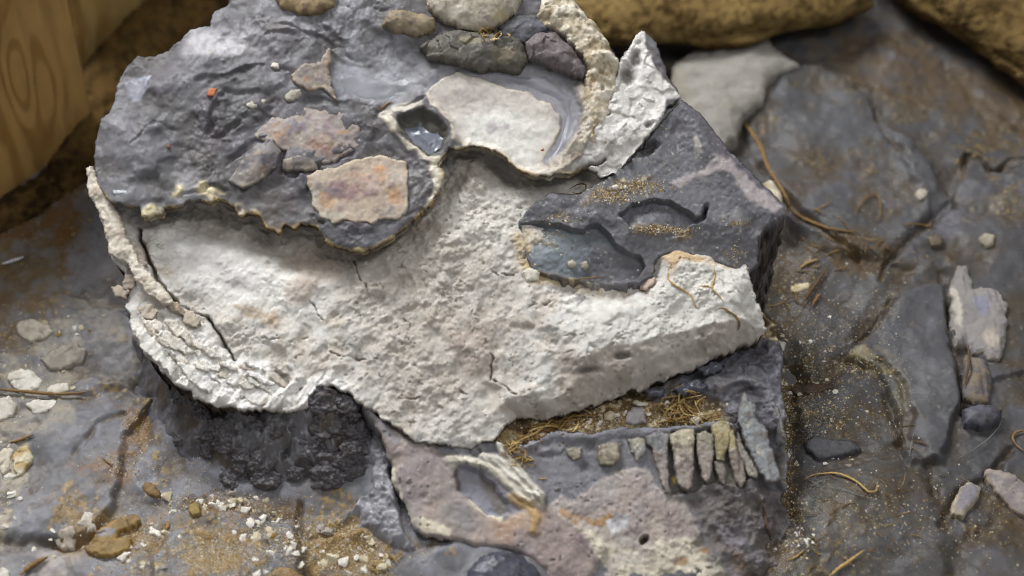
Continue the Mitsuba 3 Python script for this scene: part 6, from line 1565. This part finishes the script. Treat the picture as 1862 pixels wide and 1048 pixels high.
def nest(key, centre_px, over, spread, n, r, lift, seed, lab, length=16, bsdf='straw_matter', aim=None):
    """A tangle of bent straws nobody could count, one mesh."""
    R = rng(seed)
    V, F, C, at = [], [], [], 0
    for i in range(n):
        p = np.array(centre_px[R.integers(len(centre_px))], float) + R.normal(0, 1, 2) * spread
        a = R.uniform(0, 2 * np.pi) if aim is None else R.normal(aim, 0.5)
        bend, L = R.normal(0, 0.9), length * R.uniform(0.5, 1.4) / 0.33
        s = np.linspace(-0.5, 0.5, 6)
        ang = a + bend * s
        xy = p + np.cumsum(np.stack([np.cos(ang), 0.7 * np.sin(ang)], 1) * L / 6, 0) - np.array([math.cos(a), 0.7 * math.sin(a)]) * L / 2
        lf = R.uniform(0.3, lift) + 0.25 * lift * np.sin(s * np.pi + R.uniform(0, 6))
        w = skpos(xy, over, np.clip(lf, 0.4, None)) if over else gpos(xy[:, 0], xy[:, 1]) + np.stack([0 * lf, 0 * lf, np.clip(lf, 0.4, None) / 1000], 1)
        v, f = strand(w, r * R.uniform(0.7, 1.3) / 1000, 5, 0.5, seed * 100 + i, 3)
        V.append(v); F.append(f + at); at += len(v)
        C.append(np.tile(TINT[bsdf][R.integers(4)] * R.uniform(0.75, 1.15), (len(v), 1)))
    scene[key] = mikit.ply((np.vstack(V), np.vstack(F)), 'bone_matter', smooth=True, color=np.vstack(C))
    tag(key, lab, 'straw', kind='stuff')


nest('straw_nest', [(1215, 745), (1240, 735), (1262, 742), (1232, 762), (1275, 760), (1250, 750)], MO, 13, 85, 0.42, 6.0, 5, 'tangled golden straw nest in the mouth above the teeth', 16)
nest('straw_bundle', [(960, 788), (985, 778), (1010, 770), (1035, 768)], MO, 6, 26, 0.5, 5.0, 6, 'bundle of golden straws at the back of the mouth', 30, aim=-0.28)
nest('straw_corner', [(940, 815), (950, 830), (962, 840), (935, 805)], JB, 9, 60, 0.35, 2.5, 7, 'short straw fibres packed in the jaw corner', 8)
nest('straw_tuft', [(885, 64), (900, 62), (915, 70)], CR, 7, 18, 0.5, 14, 8, 'tuft of yellow straw on the dark rock at the top', 9, bsdf='golden_matter')
nest('bed_straw', [(690, 1030), (710, 1015), (680, 1040)], None, 10, 22, 0.35, 3, 9, 'golden straw bits in the sand at the bottom edge', 10)
nest('bed_fibre', [(1480, 480), (1500, 430), (1580, 440), (1600, 470), (1440, 540)], None, 22, 45, 0.35, 2, 10, 'brown plant fibres in the sand right of the snout', 12, bsdf='root_matter')
nest('grey_fibre', [(1450, 770), (1462, 800), (1485, 880), (1500, 760), (1480, 900)], None, 12, 60, 0.16, 2.5, 11, 'fine grey fibres on the rock right of the teeth', 14, bsdf='fibre_matter')
nest('bed_fibre_001', [(1530, 920), (1600, 960), (1560, 760), (1800, 960), (1500, 1000), (1640, 900)], None, 40, 60, 0.25, 1.5, 12, 'thin brown fibres scattered over the lower right rock', 10, bsdf='root_matter')

# crumbs: a few shapes, every crumb its own entry; finer grit is one mass
for nm, c in [('crumb_white', '#d2cdc3'), ('crumb_cream', '#bcb298'), ('crumb_grey', '#9a938a'), ('crumb_ochre', '#8d7348')]:
    scene[nm] = {'type': 'twosided', 'bsdf': {'type': 'principled', 'base_color': {'type': 'rgb', 'value': lin(c).tolist()}, 'roughness': 0.9, 'specular': 0.2}}


def crumb_mesh(seed, n=13):
    R = rng(seed)
    p = R.normal(0, 1, (n, 3)); p /= np.linalg.norm(p, axis=1, keepdims=True)
    p *= R.uniform(0.75, 1.1, (n, 1)) * np.array([1, R.uniform(0.6, 0.95), R.uniform(0.35, 0.7)])
    m = trimesh.convex.convex_hull(p)
    return np.array(m.vertices), np.array(m.faces)


CRUMBS = [crumb_mesh(s) for s in range(10)]
CPLY = {(i, b): mikit.ply(CRUMBS[i], b) for i in range(10) for b in ('crumb_white', 'crumb_cream', 'crumb_grey', 'crumb_ochre')}
R = rng(77)
WHERE = [  # centre, spread (photograph pixels), count, size range in mm, group phrase
    ((125, 610), (24, 22), 16, (1.2, 3.0), 'pale crumbs above the long twig at the left'), ((60, 700), (45, 22), 16, (1.0, 2.6), 'pale crumbs round the long twig at the left'), ((15, 900), (14, 50), 20, (1.5, 4.6), 'pale crumbs down the left edge'),
    ((120, 985), (26, 14), 14, (1.2, 3.2), 'pale crumbs left of the curled flake'), ((272, 985), (22, 24), 16, (1.4, 4.0), 'pale crumbs right of the curled flake'), ((385, 918), (42, 11), 34, (1.4, 4.4), 'pale crumbs in the lower left sand'),
    ((490, 970), (34, 28), 32, (1.4, 4.8), 'pale crumbs left of the middle crack'), ((620, 1000), (55, 26), 44, (1.4, 4.8), 'pale crumbs at the bottom under the jaw'), ((1425, 770), (9, 60), 44, (1.0, 2.6), 'pale crumbs along the front of the jaw'),
    ((1480, 740), (35, 40), 14, (0.9, 2.2), 'pale crumbs right of the jaw'), ((1500, 840), (35, 10), 8, (1.0, 2.4), 'pale crumbs above the curved straw'), ((1460, 990), (22, 18), 16, (1.0, 2.6), 'pale crumbs low right of the jaw'),
    ((1480, 600), (40, 60), 14, (0.8, 1.8), 'pale crumbs right of the snout')]
for (cx, cy), (sx, sy), n, (s0, s1), grp in WHERE:
    xy = R.normal(0, 1, (n, 2)) * [sx, sy] + [cx, cy]
    w = gpos(xy[:, 0], xy[:, 1])
    for p in w:
        s = (s0 + (s1 - s0) * R.random() ** 2) / 1000
        b = R.choice(['crumb_white', 'crumb_cream', 'crumb_grey', 'crumb_ochre'], p=[0.52, 0.28, 0.12, 0.08])
        k = num('rock_crumb')
        scene[k] = {**CPLY[(int(R.integers(10)), b)], 'to_world': T().translate((p + [0, 0, 0.08 * s]).tolist()).rotate([0, 0, 1], float(R.uniform(0, 360))).rotate([1, 0, 0], float(R.normal(0, 18))).scale(float(s))}
        tag(k, f"{'tiny' if s < 0.0014 else 'small' if s < 0.002 else 'larger'} {b[6:]} {grp.replace('pale crumbs', 'crumb among those')}", 'crumb', grp)
MOW = [(1000, 775), (1060, 765), (1100, 760), (1130, 752), (1190, 750), (1200, 770), (1290, 750), (1160, 745)]
for i in range(26):
    q = np.array([MOW[R.integers(len(MOW))]], float) + R.normal(0, 1, (1, 2)) * [16, 8]
    p = skpos(q, MO, 0.5)[0]
    s = R.uniform(0.9, 2.6) / 1000
    k, b = num('rock_crumb'), R.choice(['crumb_white', 'crumb_cream', 'crumb_ochre'], p=[0.5, 0.35, 0.15])
    scene[k] = {**CPLY[(int(R.integers(10)), b)], 'to_world': T().translate(p.tolist()).rotate([0, 0, 1], float(R.uniform(0, 360))).scale(float(s))}
    tag(k, f"{'tiny' if s < 0.0015 else 'larger'} {b[6:]} crumb lying in the mouth between the jaws", 'crumb', 'pale crumbs in the mouth')


def grit(key, spots, lab, seed, cols, size=(0.25, 0.75), over=None):
    R = rng(seed)
    base = np.array([[1, 0, 0], [-1, 0, 0], [0, 1, 0], [0, -1, 0], [0, 0, 1], [0, 0, -1.0]])
    fc = np.array([[0, 2, 4], [2, 1, 4], [1, 3, 4], [3, 0, 4], [2, 0, 5], [1, 2, 5], [3, 1, 5], [0, 3, 5]])
    xy = np.vstack([R.normal(0, 1, (n, 2)) * [sx, sy] + [cx, cy] for (cx, cy), (sx, sy), n in spots])
    w = skpos(xy, over, 0.1) if over else gpos(xy[:, 0], xy[:, 1])
    n = len(w)
    s = (size[0] + (size[1] - size[0]) * R.random(n) ** 3) / 1000
    v = base[None] * R.uniform(0.6, 1.2, (n, 6, 1)) * s[:, None, None]
    a = R.uniform(0, 6.28, n); c_, s_ = np.cos(a), np.sin(a)
    v = np.stack([v[..., 0] * c_[:, None] - v[..., 1] * s_[:, None], v[..., 0] * s_[:, None] + v[..., 1] * c_[:, None], v[..., 2]], -1) + w[:, None]
    f = (fc[None] + (np.arange(n) * 6)[:, None, None]).reshape(-1, 3)
    cl = np.array([lin(c) for c in cols])[R.choice(len(cols), n)] * R.uniform(0.8, 1.15, (n, 1))
    scene[key] = mikit.ply((v.reshape(-1, 3), f), 'chalk_matter', color=np.repeat(cl, 6, 0).astype(np.float32))
    tag(key, lab, 'grit', kind='stuff')


GOLD = ['#9a7c48', '#c4ae7e', '#ddd4ba', '#735a34', '#b2965e', '#dcd6ca']
grit('sand_grit', [((230, 990), (40, 28), 1500), ((120, 930), (10, 22), 260), ((390, 1005), (50, 30), 2600), ((390, 918), (60, 12), 1100), ((500, 970), (34, 30), 1100), ((630, 1000), (60, 32), 2800), ((245, 775), (16, 22), 350), ((225, 850), (30, 16), 350),
                   ((20, 620), (24, 40), 260), ((60, 720), (60, 40), 400), ((15, 900), (20, 60), 400), ((350, 830), (60, 40), 350), ((120, 640), (50, 40), 300), ((600, 960), (30, 10), 300)], 'golden and cream sand grains on the lower left rock', 3, GOLD)
grit('sand_grit_001', [((1425, 800), (10, 90), 1500), ((1460, 660), (50, 60), 1600), ((1450, 500), (40, 40), 500), ((1580, 560), (30, 40), 300), ((1620, 720), (22, 60), 300), ((1500, 740), (50, 40), 900), ((1440, 960), (20, 50), 700), ((1600, 930), (90, 50), 900), ((1760, 950), (50, 40), 250),
                       ((1620, 430), (50, 40), 250), ((1560, 670), (22, 12), 350)], 'golden and cream sand grains on the right side rock', 4, GOLD)
grit('sand_grit_002', [((1080, 765), (70, 10), 900), ((1220, 755), (40, 14), 500), ((960, 800), (20, 14), 200)], 'sand grains lying in the mouth', 5, GOLD, (0.3, 1.0), MO)
grit('sand_grit_003', [((1115, 355), (24, 8), 520), ((1160, 340), (24, 7), 460), ((1205, 418), (28, 4), 420), ((1000, 435), (18, 10), 90), ((1335, 460), (10, 12), 80), ((1020, 396), (22, 5), 80), ((1340, 405), (18, 4), 60), ((1230, 300), (60, 40), 70)], 'golden sand grains on the snout', 6, GOLD, (0.25, 0.8), SN)
